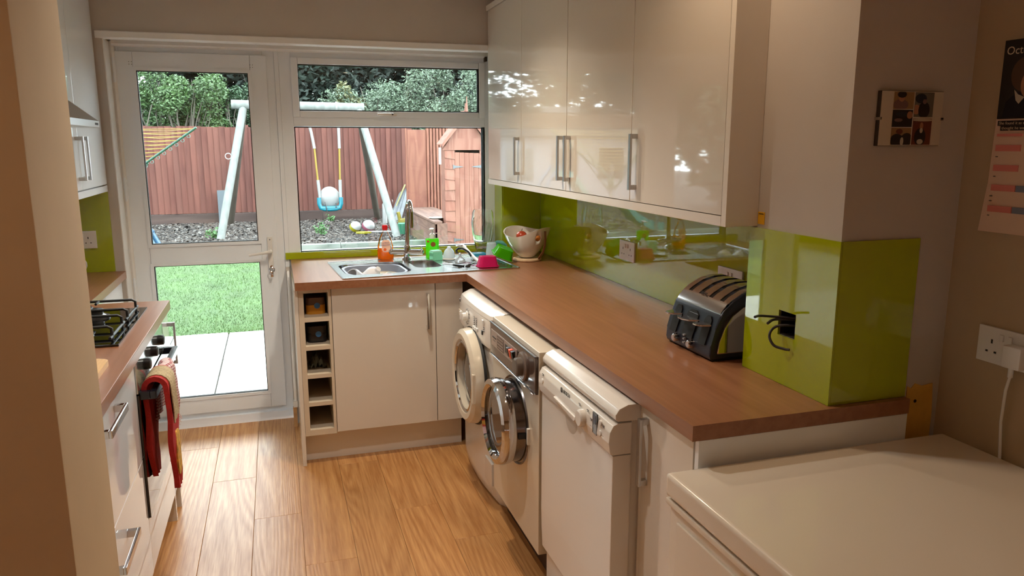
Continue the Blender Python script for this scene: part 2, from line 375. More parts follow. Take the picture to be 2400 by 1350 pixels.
# ---- lime glass splashbacks and upstand
gl = 'lime green glass splashback panel '
tag(box('splashback', LIME, XP - .006, XP - .0002, YN - .006, YF, .9102, 1.312, bev=.0008), gl + 'on the pillar face with a square cut-out', 'splashback') if 0 else None
sp = B().prism([(YN - .006, .9105), (YF + .002, .9105), (YF + .002, 1.312), (YN - .006, 1.312)], 'x', XP - .006, XP, holes=[[(hy0, hz0), (hy0, hz1), (hy1, hz1), (hy1, hz0)]])
tag(sp.out('splashback', LIME, smooth=False), gl + 'with a square cable cut-out, on the side of the pillar', 'splashback')
tag(box('splashback', LIME, XP + .0006, 1.7179, YN - .006, YN, .9105, 1.312, bev=.0008), 'dark lime glass splashback on the pillar face towards the dining room', 'splashback')
tag(box('splashback', LIME, XW - .006, XW, YF + .002, -.006, .9105, 1.313, bev=.0008), 'long lime glass splashback on the right wall behind the toaster', 'splashback')
tag(box('splashback', LIME, 1.4752, XW - .007, -.006, 0, .9105, 1.313, bev=.0008), 'lime glass splashback strip behind the fruit bowl right of the window', 'splashback')
tag(box('splashback', LIME, 1.4695, 1.4752, .0, .149, .9105, 1.34, bev=.0008), 'bright lime strip lining the right window reveal', 'splashback')
tag(box('upstand', LIME, .264, 1.468, .132, .149, .9105, .948, bev=.001), 'low lime green glass upstand along the foot of the window', 'upstand')
tag(box('splashback', LIME, XL + .001, -.558, -.006, 0, .9105, 1.307, bev=.0008), 'lime glass splashback left of the garden door', 'splashback')
# plug sockets -----------------------------------------------------------
def socket(name, label, cen, xdir, n, w=.146, h=.086, double=True, plate=WHITE):
    """xdir: along the plate, n: outward"""
    t = thing(name, cen, label, 'socket'); X = Vector(xdir); N = Vector(n); M = basis(cen, X, (0, 0, 1))
    b = B().box(-w / 2, w / 2, -h / 2, h / 2, 0, .008, .0015); b.xf(M)
    b.out('faceplate', plate, t)
    hol = B(); sw = []
    for cx in ((-.036, .036) if double else (0,)):
        hol.box(cx - .0022, cx + .0022, .004 if double else .008, .014 if double else .018, .0078, .0084)
        for d in (-.011, .011): hol.box(cx + d - .003, cx + d + .003, -.018, -.0135, .0078, .0084)
        sw.append(cx)
    hol.xf(M); hol.out('pin_holes', DARKP, t)['kind'] = 'stuff'
    for s_ in ((-.011, .011) if double else ()):
        q = B().box(s_ - .005, s_ + .005, .014, .030, .0075, .0125, .001); q.xf(M); q.out('rocker_switch', plate, t)
    return t
socket('plug_socket', 'white double plug socket on the lime wall, middle of the worktop', (XW - .0065, -1.169, 1.073), (0, -1, 0), (-1, 0, 0))
socket('plug_socket', 'white double socket on the lime wall, half hidden behind the toaster', (XW - .0065, -1.965, 1.076), (0, -1, 0), (-1, 0, 0))
socket('plug_socket', 'white plug socket on the lime splashback left of the garden door', (-.70, -.0065, 1.075), (1, 0, 0), (0, -1, 0))
socket('plug_socket', 'cream double plug socket on the dining room wall with a white plug in it', (XD - .0005, -2.893, 1.071), (0, -1, 0), (-1, 0, 0))
# ================================================================ BACK RUN UNITS
def handle(parent, p0, p1, out, m=BRUSH, w=.012, post=.028, th=.008):
    """D handle: square posts + flat bar between p0 and p1, standing off along out"""
    p0, p1, o = Vector(p0), Vector(p1), Vector(out); d = (p1 - p0).normalized(); s = d.cross(o).normalized(); b = B()
    M = Matrix(((s.x, d.x, o.x, p0.x), (s.y, d.y, o.y, p0.y), (s.z, d.z, o.z, p0.z), (0, 0, 0, 1))); L = (p1 - p0).length
    b.box(-w / 2, w / 2, .0005, .016, 0, post - th - .0001, .001); b.box(-w / 2, w / 2, L - .016, L - .0005, 0, post - th - .0001, .001); b.box(-w / 2 - .0004, w / 2 + .0004, 0, L, post - th, post, .0015)
    b.xf(M); return b.out('handle', m, parent)
YB = -.585
ep = tag(box('end_panel', GLOSSE, .2845, .302, .0, YB - .004, 0, .8715, bev=.001), 'cream end panel closing the wine rack run beside the garden door', 'panel')
wr = thing('wine_rack_unit', (.377, -.3, .15), 'open cream wine rack unit with five square cells beside the sink cupboard', 'shelf unit')
zc = [(.736, .853), (.596, .714), (.457, .576), (.318, .437), (.179, .298)]
b = B(); b.box(.303, .327, YB, -.02, .15, .871); b.box(.439, .452, YB, -.02, .15, .871); b.out('side_panel', CARC, wr)
box('back_panel', CARC, .327, .439, -.035, -.02, .15, .871, wr)
zs = [(.853, .871), (.714, .736), (.576, .596), (.437, .457), (.298, .318), (.15, .179)]
for z0, z1 in zs: box('shelf', CARC, .327, .439, YB, -.035, z0, z1, wr, bev=.0008)
su = thing('sink_cupboard', (.702, -.3, .15), 'cream gloss cupboard below the sink', 'cupboard')
box('carcass', CARC, .4535, .951, YB + .02, -.02, .15, .871, su)
d = box('door', GLOSS, .4545, .9505, YB - .001, YB + .019, .157, .868, su, bev=.0015)
handle(d, (.911, YB - .001, .645), (.911, YB - .001, .822), (0, -1, 0), CHROME)
cu = thing('corner_cupboard', (1.03, -.3, .15), 'narrow cream corner cupboard front between sink cupboard and washing machine', 'cupboard')
box('carcass', CARC, .953, 1.09, YB + .02, -.02, .15, .871, cu); box('door', GLOSS, .9535, 1.09, YB - .001, YB + .019, .157, .868, cu, bev=.0015)
tag(box('plinth', GLOSSE, .3025, 1.09, -.5175, -.50, 0, .149, bev=.001), 'cream plinth below the sink cupboard', 'plinth')
tag(box('plinth', GLOSSE, 1.15, 1.165, -2.465, -2.72, 0, .149, bev=.001), 'cream plinth below the narrow cupboard beside the dishwasher', 'plinth')
# waste / pipe boxing between door and units
pw = thing('pipe', (.27, .06, 0), 'thin white pipes running up beside the end panel', 'pipe')
B().tube([(.272, -.03, .14), (.272, -.03, .84), (.272, .01, .862)], .008, 10).out('pipe_run', TRIM, pw)
B().box(.258, .282, -.045, -.008, .115, .15, .003).out('pipe_clip', WHITE, pw)
tag(box('wood_offcut', mat('raw_wood', c(196, 150, 100), .7, vary=.2, vscale=20), .256, .276, -.035, -.015, 0, .114, bev=.001), 'short raw wood offcut standing beside the cream end panel', 'wood block')
# L worktop
AN = R(3.7)
SO = Vector((.509, -.598, .91))
def sk(u, v, z=0): return (SO.x + u * math.cos(AN) - v * math.sin(AN), SO.y + u * math.sin(AN) + v * math.cos(AN), SO.z + z)
def sk2(u, v): q = sk(u, v); return (q[0], q[1])
cut = [sk2(.02, .03), sk2(.56, .03), sk2(.56, .49), sk2(.02, .49)]
poly = [(.2905, .131), (.2905, -.6176), (1.103, -.6176), (1.103, -2.741), (1.717, -2.741), (1.717, -2.7235), (1.4835, -2.7235), (1.4835, -2.366), (1.7025, -2.366), (1.7025, -.0065), (1.4675, -.0065), (1.4675, .131)]
wt = B().prism(poly, 'z', .8725, .91, holes=[cut])
tag(wt.out('worktop', WORK, org=(1.1, -.6, .8725), smooth=False), 'long L-shaped orange brown wood-effect worktop under window and right wall', 'worktop')
# ---- sink
sn = empty('sink', (SO.x, SO.y, SO.z)); sn.rotation_euler.z = AN; ORG[sn] = Vector((0, 0, 0))
tag(sn, 'stainless steel one and a half bowl sink with drainer below the window', 'sink')
b1 = rrect(.035, .365, .085, .44, .07); b2 = rrect(.405, .545, .18, .44, .05)
rim = B(); rim.prism(rrect(0, .90, 0, .545, .012), 'z', .0, .004, holes=[b1, b2])
rim.box(.004, .896, .002, .006, .004, .0065, .001); rim.box(.004, .896, .539, .543, .004, .0065, .001); rim.box(.002, .006, .004, .541, .004, .0065, .001); rim.box(.894, .898, .004, .541, .004, .0065, .001)
rim.out('rim', STEEL, sn, smooth=False)
def bowl(b, ring, depth, th=.002, ins=.03):
    cx = sum(p[0] for p in ring) / len(ring); cy = sum(p[1] for p in ring) / len(ring)
    def sc(k, z): return [(cx + (p[0] - cx) * k, cy + (p[1] - cy) * k, z) for p in ring]
    b.loft([sc(1.01, .003), sc(1.0, .001), sc(.97, -depth * .4), sc(.93, -depth * .88), sc(.85, -depth), sc(.2, -depth - .004)], cap=False)
    b._mk(sc(.2, -depth - .004), [tuple(range(len(ring)))]); return b
bowl(B(), b1, .15).out('main_bowl', STEEL, sn); bowl(B(), b2, .10).out('half_bowl', STEEL, sn)
for k in range(8): B().box(.60, .86, .07 + k * .045, .078 + k * .045, .004, .0068, .0015).out('drainer_ridge', STEEL, sn)
# mixer tap
tp = thing('kitchen_tap', (.897, -.087, .9145), 'tall chrome mixer tap with swan neck on the sink', 'tap')
B().lathe([(.024, .915), (.024, .925), (.017, .93), (.016, .955), (.02, .96)], (.897, -.087, 0)).out('base', CHROME, tp)
B().tube([(.818, -.062, .957), (.86, -.075, .957), (.897, -.087, .957), (.934, -.099, .957), (.976, -.112, .957)], .0145, 16).out('crossbar', CHROME, tp)
for s_ in ((.818, -.062), (.976, -.112)):
    B().cyl((s_[0], s_[1], .957), (s_[0] , s_[1], .988), .0035, seg=8).sphere((s_[0], s_[1], .957), .016, sub=2).out('lever', CHROME, tp)
sp_ = [(.903, -.085, .96), (.905, -.085, 1.05), (.907, -.085, 1.17)] + [(.909 + .0 * i, -.085 - .055 + .055 * math.cos(R(a)), 1.18 + .055 * math.sin(R(a))) for i, a in enumerate(range(0, 181, 15))] + [(.909, -.195, 1.14), (.909, -.195, 1.10)]
B().tube(sp_, .011, 14, rs=[.013, .0125, .0115] + [.0115] * 13 + [.013, .013]).out('spout', CHROME, tp)
B().lathe([(.018, .957), (.018, .985), (.0135, .995)], (.903, -.085, 0)).out('collar', CHROME, tp)
# ================================================================ APPLIANCES
def bowed(y0, y1, zx, xb, bow, n=14, r=.02):
    rings = []
    for z, xf in zx:
        ring = []
        for i in range(n + 1):
            t = -1 + 2 * i / n; e = 0 if abs(t) < .9 else (abs(t) - .9) / .1
            ring.append((xf - bow * (1 - t * t) + r * e * e, y0 + (y1 - y0) * i / n, z))
        ring += [(xb, y1, z), (xb, y0, z)]; rings.append(ring)
    return rings
wm = thing('washing_machine', (1.32, -1.0, 0), 'white front-loading washing machine with round white door, nearest the sink corner', 'washing machine')
B().loft(bowed(-1.292, -.705, [(.0, 1.09), (.03, 1.07), (.08, 1.062), (.698, 1.058)], 1.64, .022)).out('body', APPW, wm)
B().loft(bowed(-1.292, -.705, [(.699, 1.050), (.706, 1.040), (.73, 1.036), (.80, 1.040), (.822, 1.046)], 1.64, .014, r=.012)).out('control_panel', APPW, wm)
B().loft(bowed(-1.290, -.707, [(.823, 1.044), (.84, 1.050), (.853, 1.078), (.856, 1.115)], 1.64, .013)).out('lid', APPW, wm)
def wmx(y, z=.765): t = (y + .9985) / .2935; return 1.037 - .014 * (1 - t * t)
dl = B().lathe([(.024, 0), (.024, -.006), (.018, -.008), (.017, -.024), (.0, -.025)], (wmx(-.948) - .000, -.948, .775), 'x', 24); dl.box(wmx(-.948) - .030, wmx(-.948) - .02, -.928, -.920, .758, .797, .001)
dl.out('programme_dial', WHITE, wm)
for y in (-1.066, -1.092, -1.118): B().box(wmx(y) - .007, wmx(y) + .003, y - .009, y + .009, .745, .759, .002).out('button', WHITE, wm)
B().box(wmx(-1.2) - .006, wmx(-1.2) + .003, -1.208, -1.190, .80, .815, .002).out('button', WHITE, wm)
B().box(wmx(-1.185) - .004, wmx(-1.185) + .003, -1.193, -1.176, .748, .766, .002).out('button', BLACK, wm, label='black power button')
pr = B()
for k, y in enumerate((-1.07, -1.10, -1.205)):
    for j in range(5): pr.box(wmx(y) - .0018, wmx(y) + .001, y - .006, y + .006, .765 + j * .0085, .7675 + j * .0085) if not (k == 2 and j > 2) else None
for a in range(0, 360, 30):
    yy, zz = -.948 + .034 * math.cos(R(a)), .775 + .034 * math.sin(R(a)); pr.box(wmx(yy) - .0022, wmx(yy) + .002, yy - .003, yy + .003, zz - .001, zz + .001)
pr.out('printed_marks', PRINT, wm)['kind'] = 'stuff'
B().box(wmx(-.82) - .002, wmx(-.82) + .004, -.865, -.765, .742, .772, .001).out('drawer_front', APPC, wm)
B().box(wmx(-.835) - .0115, wmx(-.835) - .0085, -.842, -.829, .822, .834).out('emblem', PRINT, wm)
wd = B().lathe([(.150, 1.03), (.150, .992), (.165, .975), (.190, .972), (.208, .985), (.213, 1.012), (.213, 1.035)], (0, -1.035, .527), 'x', 48).out('door', APPC, wm)
B().lathe([(.0, 1.0), (.05, .997), (.11, 1.003), (.151, 1.022)], (0, -1.035, .527), 'x', 40).out('door_glass', BLKGL, wd)
B().lathe([(.150, .985), (.158, .980), (.152, .976), (.146, .982)], (0, -1.035, .527), 'x', 48, closed=True).out('inner_ring', CHROME, wd)
B().lathe([(.213, 1.022), (.217, 1.020), (.221, 1.030), (.216, 1.034)], (0, -1.035, .527), 'x', 48, closed=True).out('door_seal', GASKET, wd)
B().box(.972, .985, -1.235, -1.205, .46, .59, .004).out('door_latch_grip', APPC, wd)
fl_ = B().box(1.040, 1.052, -1.275, -1.165, .10, .20, .003).out('filter_flap', APPW, wm)
# vintage dryer / washer in the middle
vw = thing('tumble_dryer', (1.33, -1.58, 0), 'old cream front-loading machine with brown control panel and chrome porthole, middle of three', 'washing machine')
DY0, DY1 = -1.868, -1.300
B().box(1.042, 1.66, DY0, DY1, .112, .852, .004).out('body', APPC, vw)
B().box(1.10, 1.64, DY0 + .01, DY1 - .01, .0, .112).out('plinth', mat('brown_plinth', c(70, 48, 34), .6), vw)
BRN = mat('brown_fascia', c(72, 56, 50), .14, coat=.5)
fa = B().box(1.030, 1.044, -1.862, -1.304, .702, .836, .003).out('control_fascia', BRN, vw)
B().box(1.026, 1.032, -1.862, -1.304, .698, .706, .001).out('trim_strip', CHROME, fa)
B().box(1.027, 1.031, -1.862, -1.304, .832, .836, .001).out('trim_strip', BLACK, fa)
PLT = mat('silver_plate', c(168, 150, 140), .3, .4)
B().box(1.0285, 1.031, -1.66, -1.325, .745, .808, .0005).out('info_plate', PLT, fa)
B().box(1.0275, 1.0290, -1.50, -1.41, .750, .803).out('programme_chart', mat('chart_brown', c(96, 76, 64), .4), fa)
B().box(1.0275, 1.0290, -1.548, -1.518, .762, .795).out('indicator_window', BLACK, fa)
pr = B()
for j in range(4): pr.box(1.0268, 1.0276, -1.492, -1.418, .757 + j * .012, .759 + j * .012)
pr.out('chart_lines', PLT, fa)['kind'] = 'stuff'
b = B(); b.box(1.0275, 1.0288, -1.395, -1.345, .779, .784); b.box(1.0275, 1.0288, -1.385, -1.35, .768, .7695); b.out('printed_marks', DARKP, fa)['kind'] = 'stuff'
ORNG = mat('orange_rocker', c(236, 82, 30), .35)
for y, m in ((-1.578, BLACK), (-1.606, ORNG), (-1.634, BLACK)):
    B().prism([(1.030, .760), (1.021, .762), (1.015, .795), (1.030, .797)], 'y', y - .010, y + .010, bev=.0015).out('rocker_switch', m, fa, label='orange rocker switch' if m is ORNG else None)
B().lathe([(.052, 1.031), (.052, 1.024), (.046, 1.020), (.0, 1.020)], (0, -1.735, .768), 'x', 36).out('dial_plate', mat('dial_grey', c(120, 105, 96), .35, .3), fa)
kn = B().lathe([(.033, 1.022), (.032, 1.000), (.027, .996), (.0, .995)], (0, -1.735, .768), 'x', 30).out('programme_knob', mat('knob_grey', c(92, 80, 72), .35), fa)
pc = (0, -1.595, .520)
B().lathe([(.158, 1.044), (.166, 1.036), (.170, 1.044)], pc, 'x', 48).out('porthole_recess', mat('grey_metal', c(110, 108, 112), .25, .8), vw)
rg = B().lathe([(.132, .985), (.128, .960), (.140, .950), (.158, .956), (.164, .975), (.160, 1.0), (.150, 1.0)], (0, -1.592, .520), 'x', 56, closed=True).out('porthole_door', CHROME, vw)
B().lathe([(.132, .99), (.150, 1.0), (.156, 1.036), (.12, 1.04)], (0, -1.595, .520), 'x', 48).out('door_barrel', mat('dark_chrome', c(120, 118, 122), .15, 1.), rg)
B().lathe([(.0, .985), (.05, .980), (.10, .968), (.133, .972)], (0, -1.592, .520), 'x', 48).out('door_glass', mat('dark_glass', c(34, 32, 34), .03, coat=1.), rg)
B().box(1.005, 1.04, -1.757, -1.746, .505, .525, .002).out('door_catch', BLACK, rg)
B().box(1.032, 1.046, -1.776, -1.764, .488, .548, .002).out('hinge', WHITE, vw)
# dishwasher
dw = thing('dishwasher', (1.33, -2.17, 0), 'white dishwasher with black display and control knob, nearest the camera', 'dishwasher')
Y0, Y1 = -2.447, -1.885
B().box(1.10, 1.485, Y0 + .006, Y1 - .006, .0, .815, .002).out('body', APPW, dw)
B().prism([(1.062, .15), (1.050, .16), (1.046, .30), (1.046, .722), (1.10, .722), (1.10, .15)], 'y', Y0, Y1, bev=.003).out('door', APPW, dw)
fp = B().prism([(1.10, .724), (1.046, .724), (1.038, .728), (1.033, .76), (1.036, .79), (1.046, .808), (1.062, .813), (1.10, .813)], 'y', Y0, Y1, bev=.003).out('control_panel', APPW, dw)
B().prism([(1.13, .818), (1.058, .818), (1.050, .824), (1.049, .838), (1.060, .854), (1.085, .864), (1.485, .864), (1.485, .818)], 'y', Y0 - .004, Y1 + .004, bev=.004).out('lid', APPW, dw)
B().box(1.066, 1.10, Y0 + .003, Y1 - .003, .0, .145, .003).out('kick_panel', APPW, dw)
B().box(1.0325, 1.037, -2.368, -2.338, .752, .812, .001).out('display', BLKGL, fp)
B().box(1.0318, 1.0335, -2.363, -2.343, .782, .808).out('display_screen', mat('lcd', c(52, 66, 84), .2), fp)
B().lathe([(.025, 1.040), (.025, 1.022), (.021, 1.018), (.0, 1.018)], (0, -2.268, .768), 'x', 28).out('programme_knob', APPW, fp)
for y, z in ((-2.39, .797), (-2.39, .768), (-1.925, .772)): B().lathe([(.009, 1.036), (.008, 1.031), (.0, 1.030)], (0, y, z), 'x', 16).out('button', WHITE, fp)
gh = B().prism([(-2.222, .744), (-2.212, .738), (-2.05, .754), (-2.045, .760), (-2.212, .752), (-2.222, .754)], 'x', 1.027, 1.036, bev=.0015).out('door_grip', APPW, fp)
B().lathe([(.0, 1.0465), (.04, 1.044), (.05, 1.046)], (0, -2.15, .725), 'x', 24).xf(Matrix.Translation((0, 0, 0))).out('grip_recess', mat('shadow_white', c(190, 182, 172), .3), fp)
text('lettering', 'BOSCH', .016, basis((1.0355, -2.107, .790), (0, -1, 0), (.15, 0, 1)), DARKP, fp)
e = B().lathe([(.0075, 1.0352), (.0085, 1.0348), (.0085, 1.0360), (.0075, 1.0360)], (0, -2.094, .7955), 'x', 24, closed=True); e.box(1.0348, 1.036, -2.0965, -2.0915, .789, .802); e.out('emblem', DARKP, fp)
pr = B()
for (y, z) in ((-2.24, .80), (-2.30, .802), (-2.405, .795), (-2.405, .765), (-1.925, .795), (-2.325, .785), (-2.325, .765)): pr.box(1.0335, 1.0362, y - .006, y + .006, z, z + .0014); pr.box(1.0335, 1.0362, y - .005, y + .003, z - .004, z - .003)
pr.out('printed_marks', PRINT, fp)['kind'] = 'stuff'
# narrow cupboard and end panel
nc = thing('base_cupboard', (1.4, -2.6, .15), 'narrow cream cupboard with a tall bar handle at the worktop end', 'cupboard')
box('carcass', CARC, 1.14, 1.48, -2.465, -2.70, .15, .871, nc); box('side_filler', GLOSSE, 1.122, 1.485, -2.4665, -2.452, .0, .871, nc)
d = box('door', GLOSS, 1.119, 1.139, -2.469, -2.720, .157, .868, nc, bev=.0015)
handle(d, (1.119, -2.497, .655), (1.119, -2.497, .840), (-1, 0, 0), BRUSH, w=.016, post=.026)
tag(box('end_panel', GLOSSW, 1.122, 1.716, -2.7385, -2.7225, 0, .871, bev=.001), 'pale end panel below the near end of the worktop', 'panel')
# chest freezer
cf = thing('chest_freezer', (1.43, -3.3, 0), 'white chest freezer with a flat glossy lid in the near right corner', 'freezer')
FZ = mat('freezer_white', c(226, 216, 200), .16, coat=.3)
B().box(1.046, 1.822, -3.85, -2.752, .0, .742, .006).out('body', FZ, cf)
B().box(1.036, 1.822, -3.86, -2.748, .738, .752, .004).out('body_rim', FZ, cf)
B().box(1.060, 1.82, -3.84, -2.765, .752, .760).out('seal', mat('grey_rubber', c(90, 84, 78), .6), cf)
B().box(1.034, 1.826, -3.862, -2.747, .758, .812, .012, 4).out('lid', FZ, cf)
B().box(1.040, 1.048, -3.80, -2.79, .08, .71, .004).out('front_panel', FZ, cf)
# ================================================================ UPPER CABINETS (right wall)
def wallcab(y0, y1, hy, label):
    t = thing('wall_cabinet', (1.55, (y0 + y1) / 2, 1.345), label, 'cabinet', None)
    box('carcass', CARC, 1.412, XW - .002, y0 + .001, y1 - .001, 1.345, 2.247, t)
    d = box('door', GLOSS, 1.39, 1.411, y0 + .0015, y1 - .0015, 1.345, 2.246, t, bev=.0012)
    handle(d, (1.39, hy, 1.385), (1.39, hy, 1.57), (-1, 0, 0), BRUSH, w=.014)
    return t
wallcab(-.603, -.008, -.565, 'glossy cream wall cabinet next to the window, farthest of four')
wallcab(-1.203, -.604, -1.165, 'glossy cream wall cabinet second from the window, handle on its right')
wallcab(-1.803, -1.204, -1.243, 'glossy cream wall cabinet third from the window, handle on its left')
wallcab(-2.366, -1.804, -1.845, 'glossy cream wall cabinet above the toaster, nearest of four')
tag(box('light_rail', GLOSSE, 1.388, XW - .002, -2.368, -.006, 1.3155, 1.343, bev=.001), 'cream light rail along the underside of the right wall cabinets', 'rail')
tag(box('cornice', GLOSSE, 1.382, XW - .002, -2.368, -.004, 2.248, 2.275, bev=.003), 'cream cornice along the top of the right wall cabinets', 'cornice')
tag(box('end_panel', GLOSSE, 1.388, XP - .0005, -2.392, -2.3695, 1.3155, 2.275, bev=.001), 'tall cream end panel of the wall cabinets beside the pillar', 'panel')
yt = thing('tape_piece', (XP, -2.405, 1.32), 'small yellow tag on the pillar just below the wall cabinet', 'tag')
B().box(XP - .002, XP, -2.422, -2.394, 1.322, 1.355, .0005).out('tag', mat('yellow_tag', c(222, 170, 20), .5), yt); B().box(XP - .0026, XP - .002, -2.418, -2.398, 1.349, 1.351).out('printed_line', DARKP, yt)
# ================================================================ LEFT RUN
tag(box('worktop', WORK, XL + .001, -.512, -.8535, -.001, .8725, .91, bev=.003), 'shallow wood-effect worktop beside the garden door on the left', 'worktop')
tag(box('worktop', WORK, XL + .001, -.208, YF + .002, -.855, .8725, .91, bev=.003), 'near left wood-effect worktop holding the gas hob', 'worktop')
cl = thing('base_cupboard', (-.7, -.4, 0), 'white cupboard below the shallow worktop beside the garden door', 'cupboard')
box('carcass', GLOSSE, XL + .002, -.552, -.82, -.004, 0, .871, cl); box('door', GLOSSW, -.551, -.532, -.42, -.03, .15, .868, cl, bev=.0015); box('door', GLOSSW, -.551, -.532, -.818, -.424, .15, .868, cl, bev=.0015)
tag(box('end_panel', GLOSSE, XL + .002, -.232, -.857, -.840, 0, .871, bev=.001), 'far white end panel of the left run standing on the floor', 'panel')
sc_ = thing('base_cupboard', (-.5, -.95, .0), 'slim white cupboard with a tall handle left of the oven', 'cupboard')
box('carcass', CARC, XL + .004, -.243, -.965, -.860, .15, .871, sc_); box('side_panel', GLOSSE, XL + .004, -.236, -.985, -.968, 0, .871, sc_)
d = box('door', GLOSSW, -.242, -.222, -1.045, -.859, .157, .868, sc_, bev=.0015)
handle(d, (-.222, -.895, .650), (-.222, -.895, .825), (1, 0, 0), BRUSH, w=.012, post=.030)
ov = thing('oven', (-.5, -1.35, .33), 'built-in oven with silver fascia, black knobs and black glass door on the left', 'oven')
OY0, OY1 = -1.652, -1.052
box('body', mat('oven_case', c(60, 60, 62), .5, .5), -.80, -.242, OY0 + .004, OY1 - .004, .345, .868, ov)
fa = box('fascia', mat('fascia_mirror', c(188, 192, 190), .1, .9), -.242, -.216, OY0 + .002, OY1 - .002, .765, .868, ov, bev=.0015)
for y in (-1.19, -1.35, -1.51): B().lathe([(.019, -.217), (.018, -.196), (.012, -.193), (.0, -.193)], (0, y, .825), 'x', 22).out('control_knob', BLACK, fa)
dd = box('oven_door', BLKGL, -.242, -.214, OY0 + .002, OY1 - .002, .345, .760, ov, bev=.002)
b = B(); b.box(-.185, -.166, OY0 + .012, OY1 - .012, .742, .768, .003); b.box(-.216, -.1852, OY0 + .012, OY0 + .034, .742, .768, .002); b.box(-.216, -.1852, OY1 - .034, OY1 - .012, .742, .768, .002)
b.out('door_handle', mat('navy_black', c(22, 26, 34), .2), dd)
tag(box('filler_panel', GLOSS, -.242, -.222, OY0 + .002, OY1 - .002, .157, .340, bev=.0015), 'plain cream filler front directly below the oven', 'panel')
dn = thing('drawer_unit', (-.5, -2.0, .15), 'cream gloss unit of two deep drawers nearest the left pier', 'drawers')
box('carcass', CARC, XL + .004, -.243, YF + .004, -1.660, .15, .871, dn)
for z0, z1, hz in ((.552, .868, .832), (.157, .549, .462)):
    d = box('drawer', GLOSSW, -.242, -.221, YF + .004, -1.657, z0, z1, dn, bev=.0015)
    handle(d, (-.221, -2.185, hz), (-.221, -1.965, hz), (1, 0, 0), CHROME, w=.020, post=.034)
tag(box('plinth', GLOSSE, -.305, -.29, YF + .004, -.99, 0, .149, bev=.001), 'cream plinth below the oven and drawers on the left', 'plinth')
# hob
hb = thing('gas_hob', (-.52, -1.30, .9105), 'black four-ring gas hob with pan supports set in the left worktop', 'hob')
B().box(-.78, -.268, -1.592, -1.012, .9105, .918, .003).out('hob_plate', BLKGL, hb)
IRON = mat('cast_iron', c(20, 20, 20), .45)
frame(B(), -.77, -.278, -1.582, -1.022, .918, .926, .006, .006, .006, .006, .002).out('plate_lip', BLACK, hb) if 0 else None
def tubez(pts, r=.005): return B().tube(pts, r, 8)
for y in (-1.165, -1.44):
    for x in (-.42, -.63):
        bu = B().lathe([(.052, .918), (.05, .925), (.030, .934), (.030, .940)], (x, y, 0), seg=28).out('burner_base', mat('enamel_grey', c(70, 70, 72), .15, .6), hb)
        B().lathe([(.030, .940), (.030, .949), (.026, .951), (0, .951)], (x, y, 0), seg=28).out('burner_cap', IRON, bu)
    g = B()
    for dy in (-.085, .085): g.tube([(-.74, y + dy, .919), (-.74, y + dy, .955), (-.73, y + dy, .962), (-.31, y + dy, .962), (-.298, y + dy, .955), (-.298, y + dy, .919)], .0048, 8)
    g.tube([(-.298, y - .12, .930), (-.298, y + .12, .930)], .0048, 8)
    for x in (-.42, -.63):
        g.tube([(x, y - .085, .962), (x, y - .03, .962)], .0048, 6); g.tube([(x, y + .03, .962), (x, y + .085, .962)], .0048, 6)
    g.out('pan_support', IRON, hb)
for x in (-.70, -.60, -.50, -.47): B().lathe([(.017, .918), (.015, .94), (0, .941)], (x, -1.045, 0), seg=18).out('control_knob', BLACK, hb)
cb = tag(B().prism(rrect(-.56, -.256, -2.21, -1.79, .03), 'z', .9105, .927, bev=.004).out('chopping_board', mat('beech', c(222, 182, 128), .45, vary=.08, vscale=20, stretch=(8, 1, 1))), 'pale beech chopping board on the near left worktop', 'chopping board')
# wall cabinets left + cooker hood
lc = thing('wall_cabinet', (-.71, -.5, 1.34), 'white gloss double-door wall cabinet left of the garden door', 'cabinet')
box('carcass', GLOSSW, XL + .002, -.578, -1.0, -.008, 1.31, 2.27, lc)
for y0, y1, hy in ((-.508, -.010, -.470), (-.998, -.511, -.552)):
    d = box('door', GLOSSW, -.577, -.556, y0, y1, 1.345, 2.262, lc, bev=.0012); handle(d, (-.556, hy, 1.385), (-.556, hy, 1.57), (1, 0, 0), BRUSH, w=.014, post=.032)
box('light_rail', GLOSSW, -.577, -.555, -.998, -.010, 1.31, 1.340, lc, bev=.001)
hd = thing('cooker_hood', (-.62, -1.30, 1.6), 'stainless steel chimney cooker hood above the gas hob', 'cooker hood')
B().box(XL + .002, -.372, -1.598, -1.004, 1.598, 1.622, .002).out('canopy_lip', BRUSH, hd)
B().loft([[(XL + .002, -1.596, 1.622), (-.374, -1.596, 1.622), (-.374, -1.006, 1.622), (XL + .002, -1.006, 1.622)], [(XL + .002, -1.42, 1.84), (-.62, -1.42, 1.84), (-.62, -1.18, 1.84), (XL + .002, -1.18, 1.84)]]).out('canopy', BRUSH, hd)
B().box(XL + .002, -.622, -1.418, -1.182, 1.84, 2.41, .002).out('chimney', BRUSH, hd)
for k in range(4): B().box(-.373, -.3705, -1.04 - k * .012, -1.032 - k * .012, 1.606, 1.614).out('button', DARKP, hd)
# ================================================================ THINGS ON THE WORKTOPS
ZW = .9105
def clear(name, col=(1, 1, 1, 1), rough=0., ior=1.45): return mat(name, col, rough, trans=1., ior=ior)
CLR = clear('clear_plastic', (.93, .96, .97, 1)); VGL = clear('vase_glass', (.97, 1, .98, 1))
